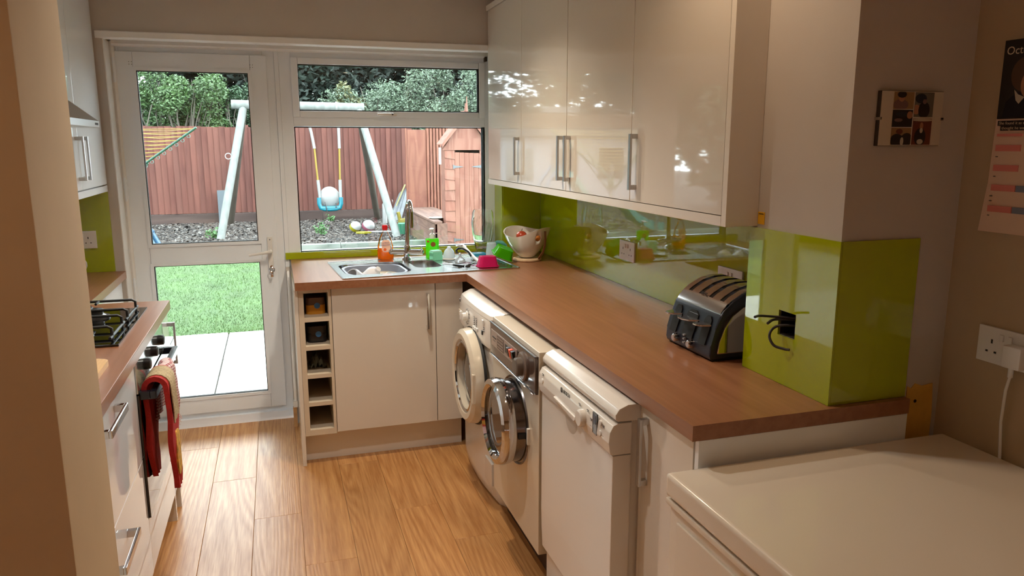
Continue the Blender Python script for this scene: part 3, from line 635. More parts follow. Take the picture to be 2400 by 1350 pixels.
# washing-up liquid
lo = thing('washing_up_liquid', (.792, -.025, ZW), 'clear bottle of orange washing-up liquid with a red cap, left of the tap', 'bottle')
def oval(b, prof, cen, k=.62, seg=28):
    rings = [[(cen[0] + r * math.cos(2 * math.pi * i / seg), cen[1] + r * k * math.sin(2 * math.pi * i / seg), z) for i in range(seg)] for r, z in prof]
    return b.loft(rings)
c0 = (.792, -.025)
oval(B(), [(.040, ZW), (.043, ZW + .004), (.045, .95), (.043, .985), (.039, 1.005), (.032, 1.03), (.020, 1.055), (.011, 1.068), (.011, 1.078)], c0).out('bottle', pane('thin_clear_plastic', (.95, .96, .97, 1), .9), lo)
oval(B(), [(.0385, ZW + .002), (.0415, ZW + .006), (.0435, .95), (.042, .972)], c0).out('liquid', transl('orange_liquid', c(255, 170, 10), .6), lo)
oval(B(), [(.014, 1.074), (.0155, 1.078), (.0155, 1.098), (.013, 1.102)], c0, 1.).out('cap', mat('red_cap', c(214, 24, 32), .3), lo)
lb = B(); pts = rrect(-.024, .024, .955, 1.022, .018)
vs = []
for (x, z) in pts: vs.append((c0[0] + x, c0[1] - .0305 + (x / .045) ** 2 * .012 + max(0, z - .985) * .16, z))
lb._mk(vs, [tuple(range(len(vs)))]); lb._mk([(v[0] * .8 + c0[0] * .2, v[1] - .0012, v[2] * .85 + .99 * .15) for v in vs], [tuple(range(len(vs)))])
lb.out('label_sticker', mat('peach_label', c(250, 205, 180), .5), lo)
text('lettering', 'CITRUS', .0115, basis((.770, -.0565, 1.000), (1, .0, .12), (-.12, -.1, 1)), mat('purple_print', c(80, 40, 110), .5), lo)
text('lettering', 'ORANGE', .0112, basis((.769, -.0580, .988), (1, .0, .12), (-.12, -.1, 1)), MATS['purple_print'], lo)
B().lathe([(.0, -.0565), (.008, -.0565), (.008, -.055)], (.785, 0, .970), 'y', 16).out('label_fruit', mat('label_orange', c(240, 110, 50), .5), lo)
# hand soap
hs = thing('hand_soap_dispenser', (1.052, -.035, ZW), 'bright green hand soap bottle with white pump beside the tap', 'soap dispenser')
q = (1.052, -.035)
B().prism(rrect(q[0] - .036, q[0] + .036, q[1] - .022, q[1] + .022, .014), 'z', ZW, 1.018, bev=.003).out('bottle', transl('green_soap', c(120, 236, 50), .55), hs)
B().lathe([(.015, 1.018), (.015, 1.042), (.010, 1.046), (.0045, 1.048), (.0045, 1.066), (.012, 1.068), (.012, 1.076), (.004, 1.078)], (q[0], q[1], 0), seg=20).box(q[0] - .018, q[0] + .004, q[1] - .03, q[1] - .0, 1.068, 1.075, .002).out('pump', WHITE, hs)
B().lathe([(.0, -.0245), (.0135, -.0245), (.0135, -.021)], (q[0], q[1] + .0, .988), 'y', 20).out('label_badge', mat('brown_badge', c(150, 78, 26), .5), hs)
B().prism([(1.018, 1.0), (1.030, 1.0), (1.030, 1.008), (1.018, 1.012)], 'y', q[1] - .0245, q[1] - .022).out('label_flash', mat('red_flash', c(190, 50, 40), .5), hs)
B().lathe([(.0, -.0235), (.011, -.0235), (.011, -.021)], (q[0] - .014, q[1], .945), 'y', 16).out('label_leaf', mat('leaf_label', c(190, 240, 110), .5), hs)
# sponge
spg = thing('sponge', (1.048, -.150, ZW + .004), 'mint green waisted scouring sponge on the sink rim', 'sponge')
SPG = mat('mint_sponge', c(128, 218, 182), .9, bump=.6, bscale=260)
b = B().prism([(-.026, 0), (.026, 0), (.030, .006), (.024, .022), (.030, .040), (.026, .046), (-.026, .046), (-.030, .040), (-.024, .022), (-.030, .006)], 'y', -.026, .026, bev=.003)
b.xf(Matrix.Translation((1.048, -.150, ZW + .004)) @ Matrix.Rotation(R(12), 4, 'Z')); b.out('sponge_body', SPG, spg)
b = B().prism(rrect(-.026, .026, -.024, .024, .005), 'z', .046, .053); b.xf(Matrix.Translation((1.048, -.150, ZW + .004)) @ Matrix.Rotation(R(12), 4, 'Z')); b.out('scouring_pad', mat('pale_mint', c(176, 240, 220), .95, bump=.8, bscale=300), spg)
# sink contents
GRY = mat('grey_blue_tub', c(128, 138, 158), .35)
tb = thing('washing_up_bowl', (.70, -.33, .79), 'grey blue plastic washing-up bowl sitting in the main sink bowl', 'bowl')
rr_ = [sk2(u, v) for u, v in rrect(.045, .355, .095, .43, .10, 8)]
cx_ = sum(p[0] for p in rr_) / len(rr_); cy_ = sum(p[1] for p in rr_) / len(rr_)
def scr(k, z): return [(cx_ + (p[0] - cx_) * k, cy_ + (p[1] - cy_) * k, z) for p in rr_]
b = B().loft([scr(.80, .790), scr(.95, .899), scr(1.0, .902), scr(1.0, .907), scr(.93, .906), scr(.91, .90), scr(.77, .797)], cap=False)
b._mk(scr(.77, .797), [tuple(range(len(rr_)))]); b._mk(scr(.80, .790), [tuple(range(len(rr_)))]); b.out('tub', GRY, tb)
def place(b, u, v, z, M=None):
    p = sk(u, v, 0); return b.xf(Matrix.Translation((p[0], p[1], z)) @ (M or Matrix.Identity(4)))
p = sk(.185, .24); wh = mat('milky_plastic', c(232, 232, 236), .3)
mb = thing('plastic_bottle', (p[0], p[1], .82), 'white plastic bottle with a red mark lying in the washing-up bowl', 'bottle')
Mr = Matrix.Rotation(R(35), 4, 'Z') @ Matrix.Rotation(R(55), 4, 'X')
place(B().lathe([(.0, -.07), (.035, -.07), (.038, -.062), (.038, .04), (.030, .06), (.014, .075), (.014, .09), (.0, .09)], seg=24), .17, .26, .868, Mr).out('body', wh, mb)
place(B().prism([(-.012, -.045), (.014, -.045), (0, -.015)], 'y', -.0395, -.037), .17, .26, .868, Mr).out('red_mark', mat('red_print', c(196, 40, 60), .5), mb)
p = sk(.09, .2); g = thing('grey_jug', (p[0], p[1], .80), 'pale grey curved jug leaning at the left of the washing-up bowl', 'jug')
place(B().lathe([(.03, -.05), (.045, -.03), (.05, .03), (.046, .045), (.040, .045), (.043, .03), (.038, -.028), (.0, -.04)], seg=26), .10, .22, .862, Matrix.Rotation(R(-50), 4, 'Y') @ Matrix.Rotation(R(25), 4, 'X')).out('body', mat('pale_grey', c(196, 204, 218), .3), g)
p = sk(.25, .19); g = thing('glass_bowl', (p[0], p[1], .80), 'upturned cut glass dish in the washing-up bowl', 'glass')
gb = place(B().lathe([(.0, .0), (.032, .0), (.034, .006), (.026, .045), (.0, .05)], seg=24), .258, .20, .862, Matrix.Rotation(R(62), 4, 'X')).out('dish', mat('frosted_glass', c(205, 222, 226), .15, trans=.5), g)
b = B()
for a in range(0, 360, 36): b.tube([(.008 * math.cos(R(a)), .008 * math.sin(R(a)), -.001), (.031 * math.cos(R(a)), .031 * math.sin(R(a)), -.001)], .0016, 5)
place(b, .258, .20, .862, Matrix.Rotation(R(62), 4, 'X')).out('cut_rays', WHITE, g)['kind'] = 'stuff'
p = sk(.31, .17); g = thing('dish_sponge', (p[0], p[1], .80), 'round pale turquoise lid in the right of the washing-up bowl', 'lid')
place(B().lathe([(.034, -.008), (.036, .0), (.030, .010), (.012, .014), (.0, .013)], seg=26), .318, .185, .860, Matrix.Rotation(R(30), 4, 'X')).out('lid', mat('aqua_plastic', c(130, 222, 224), .25), g)
# drainer things
g = thing('plastic_dome', (1.118, -.165, .918), 'white frosted plastic dome drying on the drainer', 'lid')
B().lathe([(.030, .918), (.033, .924), (.031, .945), (.026, .962), (.016, .974), (.010, .978), (.010, .985), (.0, .990)], (1.118, -.165, 0), seg=28).out('dome', transl('milk_plastic', c(232, 240, 244), .5), g)
B().lathe([(.030, .917), (.038, .919), (.038, .923), (.032, .926)], (1.118, -.165, 0), seg=28, closed=True).out('collar', WHITE, g)
g = thing('bottle_teat', (1.158, -.285, .918), 'small clear baby bottle teat on the drainer', 'bottle teat')
B().lathe([(.030, .918), (.030, .924), (.024, .935), (.012, .944), (.0065, .952), (.006, .964), (.0, .968)], (1.150, -.285, 0), seg=24).out('teat', mat('teat_silicone', c(205, 216, 226), .1, trans=.45), g)
def knifelike(name, label, pts, hpts, m1, m2, w, cat):
    t = thing(name, tuple(pts[0]), label, cat)
    B().tube(pts, w, 8).out('blade', m1, t); B().tube(hpts, w * 2, 10, rs=[w * 1.6] + [w * 2.2] * (len(hpts) - 2) + [w * 1.7]).out('grip', m2, t); return t
knifelike('table_knife', 'black-handled knife lying on the drainer, nearest the half bowl', [(1.045, -.33, .921), (1.09, -.40, .922)], [(1.088, -.395, .922), (1.105, -.425, .923), (1.128, -.46, .923)], CHROME, BLACK, .0035, 'knife')
knifelike('peeler', 'dark-handled peeler lying on the drainer beside the knife', [(1.21, -.365, .923), (1.17, -.42, .922)], [(1.175, -.41, .922), (1.160, -.435, .923), (1.140, -.468, .923)], CHROME, mat('dark_grey', c(52, 54, 62), .3), .004, 'peeler')
g = thing('kitchen_scissors', (1.19, -.26, .918), 'white and black handled kitchen tool arched over the drainer', 'kitchen tool')
B().tube([(1.205, -.14, .982), (1.215, -.20, .965), (1.228, -.29, .94), (1.240, -.375, .923)], .008, 10).out('white_arm', WHITE, g)
B().tube([(1.238, -.36, .924), (1.243, -.385, .922)], .012, 10).out('black_tip', BLACK, g)
B().tube([(1.155, -.21, .955), (1.15, -.20, .968), (1.165, -.19, .978), (1.19, -.20, .976), (1.21, -.235, .962), (1.215, -.27, .945)], .006, 8).out('black_loop', BLACK, g)
B().tube([(1.165, -.13, .984), (1.205, -.14, .984), (1.222, -.15, .972)], .006, 8, rs=[.003, .007, .008]).out('blade', CHROME, g)
g = thing('blue_food_pot', (1.275, -.20, .915), 'small pale grey food tray with a blue lid at the back of the drainer', 'food pot')
B().prism(rrect(1.235, 1.315, -.235, -.165, .012), 'z', .915, .934, bev=.003).out('tray', mat('pale_grey_plastic', c(206, 214, 218), .3), g)
B().prism(rrect(1.238, 1.312, -.232, -.168, .012), 'z', .934, .950, bev=.004).out('lid', mat('mid_blue', c(44, 150, 190), .2), g)
# pink and green tubs
def tub(name, label, mname, col, w0, w1, d0, d1, h, M, tr=0.):
    t = thing(name, tuple(M.translation), label, 'tub'); m_ = transl(mname, col, .4, .15)
    R0 = rrect(-w0 / 2, w0 / 2, -d0 / 2, d0 / 2, .02, 5); R1 = rrect(-w1 / 2, w1 / 2, -d1 / 2, d1 / 2, .018, 5); Rl = rrect(-w0 / 2 - .004, w0 / 2 + .004, -d0 / 2 - .004, d0 / 2 + .004, .022, 5)
    Ri = rrect(-w0 / 2 + .002, w0 / 2 - .002, -d0 / 2 + .002, d0 / 2 - .002, .02, 5); Rj = rrect(-w1 / 2 + .002, w1 / 2 - .002, -d1 / 2 + .002, d1 / 2 - .002, .018, 5)
    Z = lambda r, z: [(p[0], p[1], z) for p in r]
    b = B().loft([Z(R1, h), Z(R1, h - .003), Z(R0, .004), Z(Rl, .004), Z(Rl, 0), Z(Ri, 0), Z(Rj, h - .006)], cap=True)
    b.xf(M); b.out('tub_wall', m_, t); return t
tub('plastic_tub', 'bright pink plastic tub upside down on the drainer', 'pink_plastic', c(226, 40, 120), .105, .082, .075, .060, .052, Matrix.Translation((1.255, -.455, .9175)))
tub('plastic_tub', 'lime green plastic tub tilted against the pink tub', 'green_plastic', c(84, 200, 10), .105, .085, .09, .07, .050, Matrix.Translation((1.368, -.335, .948)) @ Matrix.Rotation(R(22), 4, 'Y') @ Matrix.Rotation(R(14), 4, 'X'))
tub('plastic_tub', 'pale turquoise plastic tub standing on its side by the window reveal', 'turquoise_plastic', c(140, 220, 222), .08, .06, .06, .045, .05, Matrix.Translation((1.432, -.07, .955)) @ Matrix.Rotation(R(-72), 4, 'X') @ Matrix.Rotation(R(20), 4, 'Y'), .2)
g = thing('plastic_beaker', (1.365, -.09, .916), 'frosted white plastic beaker upside down between vase and turquoise tub', 'beaker')
B().lathe([(.034, .916), (.034, .922), (.029, .96), (.027, .985), (.022, .992), (.0, .993)], (1.378, -.10, 0), seg=26).out('beaker', transl('frost_white', c(226, 240, 244), .5), g)
# vase
vs_ = thing('glass_vase', (1.355, .02, ZW), 'tall clear glass vase with etched lines in front of the window', 'vase')
b = B().lathe([(.0, ZW), (.036, ZW), (.038, .925), (.046, .96), (.060, 1.03), (.066, 1.09), (.060, 1.15), (.052, 1.165), (.0495, 1.165), (.0570, 1.15), (.063, 1.09), (.057, 1.03), (.043, .965), (.034, .945), (.0, .942)], (1.362, .03, 0), seg=40)
b.out('body', VGL, vs_)
b = B()
for a in (200, 235, 262, 285, 310, 335):
    b.tube([(1.362 + rr0 * math.cos(R(a + k * 6)), .03 + rr0 * math.sin(R(a + k * 6)), z) for k, (rr0, z) in enumerate([(.0525, .98), (.0592, 1.02), (.0640, 1.06), (.0662, 1.09), (.0645, 1.12)])], .0009, 4)
b.out('etched_lines', WHITE, vs_)['kind'] = 'stuff'
# fruit bowl --------------------------------------------------------------
fb = thing('fruit_bowl', (1.525, -.29, ZW), 'white fruit bowl with wavy rim on a round wooden base with a curved wooden strut', 'fruit bowl')
fc = (1.528, -.285)
B().lathe([(.0, ZW), (.074, ZW), (.078, ZW + .004), (.078, ZW + .011), (.072, ZW + .015), (.0, ZW + .015)], (fc[0], fc[1], 0), seg=44).out('base', mat('pale_beech', c(226, 196, 160), .5, vary=.08, vscale=14, stretch=(1, 8, 1)), fb)
prof = [(.028, .926), (.042, .932), (.066, .955), (.089, .985), (.106, 1.02), (.118, 1.055)]
seg = 64
def brim(a): return 1.076 + .017 * math.cos(2 * (a - R(122))) + .012 * math.cos(a - R(20))
outer, inner = [], []
for k, (r, z) in enumerate(prof):
    t = k / (len(prof) - 1); ro = []; ri = []
    for i in range(seg):
        a = 2 * math.pi * i / seg; zz = z if k == 0 else .926 + (z - .926) * (brim(a) - .926) / (1.055 - .926)
        rr0 = r * (1 + (.10 * t * math.cos(2 * (a - R(-15)))))
        ro.append((fc[0] + rr0 * math.cos(a), fc[1] + rr0 * math.sin(a), zz)); ri.append((fc[0] + (rr0 - .006) * math.cos(a), fc[1] + (rr0 - .006) * math.sin(a), max(zz, .932)))
    outer.append(ro); inner.append(ri)
bw = B().loft(outer + inner[::-1], cap=True).out('bowl', mat('white_ceramic', c(234, 230, 224), .12, coat=.4), fb)
ct = B().cyl((fc[0] + .030, fc[1] - .16, 1.040), (fc[0] + .030, fc[1] - .04, 1.040), .017, seg=24).out('cutter', MATS['white_ceramic'], fb)
md = bw.modifiers.new('hole', 'BOOLEAN'); md.object = ct; md.solver = 'EXACT'
dg_ = bpy.context.evaluated_depsgraph_get(); dg_.update(); nm = bpy.data.meshes.new_from_object(bw.evaluated_get(dg_)); bw.modifiers.clear(); bw.data = nm; bw.data.name = 'bowl'
bpy.data.objects.remove(ct)
B().tube([(fc[0] + .045, fc[1] - .062, .926), (fc[0] + .062, fc[1] - .080, .96), (fc[0] + .068, fc[1] - .096, 1.0), (fc[0] + .066, fc[1] - .108, 1.04), (fc[0] + .064, fc[1] - .112, 1.078)], .007, 4).out('strut', mat('oiled_wood', c(120, 76, 42), .45, vary=.15, vscale=20, stretch=(8, 8, 1)), fb)
b = B().sphere((fc[0] + .045, fc[1] - .088, 1.045), .017, (1.1, .35, 1)).out('rim_hole_onion', mat('onion_skin_pale', c(236, 214, 150), .4), fb) if 0 else None
on = thing('apple', (fc[0] - .035, fc[1], 1.02), 'small red apple showing at the left inside the fruit bowl', 'fruit')
B().sphere((fc[0] - .032, fc[1] + .0, 1.045), .030, (1, 1, .92)).out('flesh', mat('red_apple', c(196, 74, 44), .3, vary=.25, vscale=30), on)
B().tube([(fc[0] - .032, fc[1], 1.070), (fc[0] - .030, fc[1], 1.078), (fc[0] - .027, fc[1], 1.086)], .0016, 6).out('stem', mat('stem_brown', c(60, 40, 24), .7), on)
b2_ = thing('onion', (fc[0] + .03, fc[1], .98), 'brown onion low in the fruit bowl', 'vegetable'); B().sphere((fc[0] + .034, fc[1] - .052, 1.03), .034, (1, 1, .95)).out('bulb', mat('onion_skin', c(200, 120, 50), .35, vary=.15, vscale=16, stretch=(1, 1, .2)), b2_)
tag(B().sphere((fc[0] - .005, fc[1] + .035, .985), .032, (1, 1, .95)).out('onion', MATS['onion_skin']), 'brown onion at the back in the fruit bowl', 'vegetable')
# toaster ------------------------------------------------------------------
ts = thing('toaster', (1.50, -2.175, ZW), 'four-slice black and chrome toaster beside the pillar', 'toaster')
TB = mat('toaster_black', c(40, 46, 58), .28); ty0, ty1 = -2.318, -2.042
sil = [(1.412, .916), (1.408, .93), (1.412, .96), (1.424, 1.005), (1.438, 1.045), (1.452, 1.062), (1.478, 1.085), (1.51, 1.105), (1.55, 1.118), (1.60, 1.118), (1.64, 1.105), (1.675, 1.06), (1.685, .98), (1.685, .916)]
B().prism([(x + .003, z) for x, z in sil], 'y', ty0 + .008, ty1 - .008, bev=.006).out('body', TB, ts)
B().prism([(1.425, .9105), (1.675, .9105), (1.68, .918), (1.418, .918)], 'y', ty0 + .012, ty1 - .012).out('base', BLACK, ts)
# chrome top plate with four slots, curved
TC = mat('toaster_chrome', c(196, 192, 190), .16, 1.)
topc = [(1.447, 1.056), (1.462, 1.075), (1.485, 1.093), (1.52, 1.112), (1.56, 1.122), (1.60, 1.122), (1.635, 1.111)]
def strip(b, y0, y1, pts, th=.006):
    for i in range(len(pts) - 1):
        (xa, za), (xb, zb) = pts[i], pts[i + 1]; b._mk([(xa, y0, za), (xb, y0, zb), (xb, y1, zb), (xa, y1, za), (xa, y0, za - th), (xb, y0, zb - th), (xb, y1, zb - th), (xa, y1, za - th)], [(0, 1, 2, 3), (7, 6, 5, 4), (0, 4, 5, 1), (3, 2, 6, 7)] + ([(0, 3, 7, 4)] if i == 0 else []) + ([(1, 5, 6, 2)] if i == len(pts) - 2 else []))
pl = [(-2.304, -2.279), (-2.258, -2.219), (-2.198, -2.162), (-2.141, -2.102), (-2.081, -2.056)]
def sprism(b, pts, y0, y1, th=.005, dz=0.): return b.prism([(x, z + dz) for x, z in pts] + [(x, z + dz - th) for x, z in pts[::-1]], 'y', y0, y1)
b = B()
for a_, b_ in pl: sprism(b, topc[1:-1], a_, b_)
sprism(b, [(1.441, 1.040), (1.447, 1.056), (1.462, 1.075), (1.470, 1.0815)], -2.304, -2.056); sprism(b, topc[-2:], -2.304, -2.056)
b.out('top_plate', TC, ts)
for i in range(4): sprism(B(), topc[1:-1], pl[i][1] + .0005, pl[i + 1][0] - .0005, .003, -.004).out('slot', BLACK, ts)
b = B().prism([(1.43, .935), (1.435, .97), (1.45, 1.01), (1.475, 1.045), (1.51, 1.07), (1.55, 1.082), (1.60, 1.082), (1.64, 1.06), (1.65, .935)], 'y', ty0 - .003, ty0 + .010, bev=.004)
b.out('side_panel', mat('mirror_side', c(214, 205, 190), .08, 1., bump=.25, bscale=9), ts)
def tfx(z): 
    for (xa, za), (xb, zb) in zip(sil[1:6], sil[2:7]):
        if za <= z <= zb: return xa + (xb - xa) * (z - za) / (zb - za)
    return 1.41
for y in (-2.265, -2.18, -2.095):
    w_ = .030 if y == -2.18 else .018
    x = tfx(1.0); B().prism([(y - w_, .955), (y + w_, .955), (y + w_ + .002, 1.0), (y + w_, 1.028), (y + w_ * .5, 1.038), (y - w_ * .5, 1.038), (y - w_, 1.028), (y - w_ - .002, 1.0)], 'x', -.001, .003).xf(Matrix(((1, 0, .30, tfx(.955) - .002 - .955 * .30), (0, 1, 0, 0), (0, 0, 1, 0), (0, 0, 0, 1)))).out('front_recess', mat('deep_black', c(8, 8, 9), .5), ts)
for y, w_ in ((-2.262, .030), (-2.18, .048), (-2.098, .030)):
    B().prism([(1.395, y - w_ * .7), (1.385, y - w_ * .3), (1.385, y + w_ * .3), (1.395, y + w_ * .7), (1.424, y + w_), (1.424, y - w_)], 'z', 1.013, 1.018, bev=.0015).out('lever', CHROME, ts)
for y in (-2.215, -2.128): B().lathe([(.013, 1.412), (.012, 1.395), (.009, 1.392), (.0, 1.392)], (0, y, .942), 'x', 22).out('browning_knob', CHROME, ts)
for z in (.936, .948, .960): B().box(1.404, 1.413, -2.176, -2.166, z - .0025, z + .0025, .001).out('button', mat('button_grey', c(150, 150, 150), .3), ts)
n_ = Vector((-.78, 0, .62)).normalized(); up_ = Vector((.62, 0, .78)).normalized()
text('lettering', 'TEFAL', .015, basis((1.4660, -2.150, 1.0835), (0, -1, 0), (.8, 0, .6)), DARKP, ts)
text('lettering', 'Avanti Deluxe', .008, basis((1.4355, -2.152, 1.032), (0, -1, 0), (.32, 0, .95)), mat('silver_print', c(150, 160, 172), .4), ts) if 0 else None
b = B().box(1.4305, 1.433, -2.205, -2.158, 1.0295, 1.0305); b.out('printed_marks', mat('silver_print', c(150, 160, 172), .4), ts)['kind'] = 'stuff'
# cables in the pillar cut-out
cbx = thing('cable_box', (XP + .02, -2.55, 1.04), 'open black socket hole in the pillar glass with cable ends hanging out', 'socket box')
b = B(); b.box(XP + .045, XP + .049, hy0, hy1, hz0, hz1); b.box(XP + .001, XP + .045, hy0 + .0002, hy0 + .003, hz0, hz1); b.box(XP + .001, XP + .045, hy1 - .003, hy1 - .0002, hz0, hz1); b.box(XP + .001, XP + .045, hy0, hy1, hz0 + .0002, hz0 + .003); b.box(XP + .001, XP + .045, hy0, hy1, hz1 - .003, hz1 - .0002)
b.out('back_box', mat('box_metal', c(44, 36, 32), .6, .3), cbx)
CB = mat('cable_grey', c(42, 38, 38), .45)
B().tube(sm([(XP + .04, -2.56, 1.089), (XP, -2.53, 1.089), (1.46, -2.515, 1.090), (1.425, -2.515, 1.094), (1.40, -2.53, 1.096)]), .0034, 8).out('cable', CB, cbx)
B().tube(sm([(XP + .04, -2.555, 1.083), (XP, -2.53, 1.083), (1.465, -2.52, 1.082), (1.44, -2.53, 1.076)]), .0036, 8).out('cable', CB, cbx)
B().tube(sm([(XP + .04, -2.57, 1.068), (XP - .004, -2.54, 1.070), (1.463, -2.527, 1.062), (1.448, -2.53, 1.042), (1.452, -2.545, 1.020), (1.468, -2.565, 1.014), (1.476, -2.578, 1.014)]), .0036, 8).out('cable', CB, cbx)
# ---- pots in the wine rack
def rackpot(z, label, m1, m2=None):
    t = thing('food_pot', (.383, -.40, z), label, 'food pot')
    B().prism(rrect(.338, .428, -.52, -.40, .02), 'z', z, z + .045, bev=.014).out('pot', m1, t)
    B().lathe([(.0, -.523), (.014, -.523), (.014, -.519)], (.390, 0, z + .042), 'y', 20).out('round_sticker', mat('blue_sticker', c(60, 120, 180), .5), t)
    if m2: B().prism(rrect(.338, .428, -.52, -.40, .02), 'z', z + .045, z + .080, bev=.012).out('lid', m2, t)
rackpot(.736, 'amber pot with a round blue sticker in the top wine rack cell', mat('amber_pot', c(206, 138, 30), .2), mat('brown_lid', c(92, 66, 50), .3))
rackpot(.596, 'black pot with a round blue sticker in the second wine rack cell', mat('black_pot', c(24, 22, 26), .25), mat('black_lid', c(34, 30, 32), .3))
b = B(); n = 14
ring = [[(.335 + .092 * i / n, -.50 + .10 * j / n, .459 + .055 * math.sin(i / n * math.pi) * (.6 + .4 * math.sin(j * 1.3 + i * .9)) + .012 * math.sin(i * 2.1) ) for i in range(n + 1)] for j in range(n + 1)]
tag(b.loft(ring, cap=False, closed=False).out('cloth', mat('grey_cloth', c(108, 112, 100), .9, bump=.4, bscale=120)), 'crumpled grey cloth stuffed in the third wine rack cell', 'cloth')
# ---- towel and oven gloves on the oven rail
def drape(b, y0, y1, front, back, xo, r=.022, zc=.756, th=.004, n=8, wav=.004, taper=0.):
    
    pts = []
    nf = 10
    for i in range(nf + 1): pts.append((-.175 + r, front + (zc - front) * i / nf))
    for a in range(0, 181, 22): pts.append((-.175 + r * math.cos(R(a)), zc + .012 + r * math.sin(R(a))))
    for i in range(nf + 1): pts.append((-.175 - r, zc - (zc - back) * i / nf))
    rows = []
    L = len(pts)
    for k, (x, z) in enumerate(pts):
        s = abs(k / (L - 1) * 2 - 1); w = 1 - taper * max(0, (s - .72) / .28) ** 2; yc = (y0 + y1) / 2; hw = (y1 - y0) / 2 * w
        rows.append([(x + wav * math.sin(j * 1.7 + z * 30) + xo, yc - hw + 2 * hw * j / n, z) for j in range(n + 1)])
    front_s = rows; 
    nrm = []
    for k in range(L):
        a = Vector(rows[max(k - 1, 0)][0]); c_ = Vector(rows[min(k + 1, L - 1)][0]); d = (c_ - a); nn = Vector((d.z, 0, -d.x)).normalized(); nrm.append(nn)
    rings = [rows[k] + [tuple(Vector(p) - nrm[k] * -th) for p in rows[k][::-1]] for k in range(L)]
    return b.loft(rings)
def checks(name, a, b_, scale, axis=(1, 1)):
    m = mat(name, a, .9, bump=.5, bscale=300); n = m.node_tree.nodes; L = m.node_tree.links; p = n['Principled BSDF']
    t = n.new('ShaderNodeTexCoord'); s = n.new('ShaderNodeSeparateXYZ'); L.new(t.outputs['Object'], s.inputs[0]); acc = None
    for ax in ('Y', 'Z'):
        mm = n.new('ShaderNodeMath'); mm.operation = 'MULTIPLY'; mm.inputs[1].default_value = scale; L.new(s.outputs[ax], mm.inputs[0])
        f_ = n.new('ShaderNodeMath'); f_.operation = 'FRACT'; L.new(mm.outputs[0], f_.inputs[0]); g_ = n.new('ShaderNodeMath'); g_.operation = 'GREATER_THAN'; g_.inputs[1].default_value = .55; L.new(f_.outputs[0], g_.inputs[0])
        if acc is None: acc = g_
        else:
            ad_ = n.new('ShaderNodeMath'); ad_.operation = 'ADD'; L.new(acc.outputs[0], ad_.inputs[0]); L.new(g_.outputs[0], ad_.inputs[1]); mu = n.new('ShaderNodeMath'); mu.operation = 'MULTIPLY'; mu.inputs[1].default_value = .5; L.new(ad_.outputs[0], mu.inputs[0]); acc = mu
    mx = n.new('ShaderNodeMix'); mx.data_type = 'RGBA'; mx.inputs['A'].default_value = a; mx.inputs['B'].default_value = b_; L.new(acc.outputs[0], mx.inputs['Factor']); L.new(mx.outputs['Result'], p.inputs['Base Color']); return m
tw = thing('tea_towel', (-.15, -1.40, .58), 'red and white checked tea towel hanging over the oven door rail', 'towel')
drape(B(), -1.50, -1.33, .585, .62, .004, wav=.006).out('cloth', checks('red_check', c(226, 208, 206), c(150, 40, 52), 90), tw)
b = B()
for k in range(17): b.tube([(-.147, -1.495 + k * .01, .586), (-.143 + .004 * (k % 3), -1.495 + k * .01, .568)], .0015, 4)
b.out('fringe', mat('fringe_white', c(220, 200, 198), .9), tw)['kind'] = 'stuff'
og = thing('oven_gloves', (-.15, -1.62, .42), 'red-edged double oven gloves hanging over the near end of the oven rail', 'oven gloves')
RED = mat('red_fabric', c(172, 30, 26), .8, vary=.15, vscale=30, bump=.5, bscale=90)
drape(B(), -1.615, -1.475, .405, .455, .004, r=.024, th=.016, taper=.55, wav=.003).out('glove_strip', RED, og)
drape(B(), -1.598, -1.492, .64, .66, .006, r=.040, th=.003, wav=.002).out('woven_band', mat('oatmeal_weave', c(176, 156, 120), .9, vary=.3, vscale=160, bump=.6, bscale=200), og)
b = B(); b.prism(rrect(-1.585, -1.505, .445, .60, .035), 'x', -.133, -.127).out('printed_patch', mat('mustard_print', c(196, 150, 60), .8, vary=.6, vscale=45), og)
# ================================================================ WALL ITEMS
pf = thing('photo_frame', (1.646, YN, 1.53), 'clip frame with a collage of five dark photographs on the pillar wall', 'picture frame')
bx, bz = 1.5565, 1.532
B().box(bx, 1.7355, YN - .012, YN - .001, bz, 1.656, .0008).out('backing', mat('frame_edge', c(60, 48, 36), .6), pf)
PAP = mat('mount_paper', c(206, 196, 178), .3, coat=.3)
B().box(bx + .0015, 1.7345, YN - .0135, YN - .012, bz + .001, 1.655).out('mount', PAP, pf)
def pic(x0, x1, z0, z1, base, blobs):
    o = B().box(x0, x1, YN - .0142, YN - .0136, z0, z1).out('photograph', base, pf)
    for i, (cx, cz, rx, rz, m_) in enumerate(blobs):
        pts = [(x0 + (x1 - x0) * min(1, max(0, cx + rx * math.cos(2 * math.pi * k / 18))), z0 + (z1 - z0) * min(1, max(0, cz + rz * math.sin(2 * math.pi * k / 18)))) for k in range(18)]
        B().prism(pts, 'y', YN - .0146 - i * .0003, YN - .0142).out('printed_shape', m_, o)
PH = {k: mat('photo_' + k, col, .5) for k, col in dict(tan=c(150, 118, 80), dark=c(34, 26, 24), grey=c(104, 100, 92), red=c(104, 52, 36), skin=c(170, 120, 92), navy=c(36, 40, 52), pale=c(190, 180, 160), mauve=c(120, 92, 88)).items()}
w0 = bx + .035; w1 = bx + .092; w2 = bx + .0955; w3 = bx + .150
pic(w0, w1, 1.6155, 1.6535, PH['tan'], [(.35, .25, .38, .32, PH['mauve']), (.38, .62, .14, .2, PH['skin']), (.38, .85, .22, .2, PH['dark'])])
pic(w0, w1, 1.575, 1.6135, PH['dark'], [(.5, .75, .35, .15, PH['navy']), (.85, .7, .14, .22, PH['skin']), (.3, .4, .2, .1, PH['mauve'])])
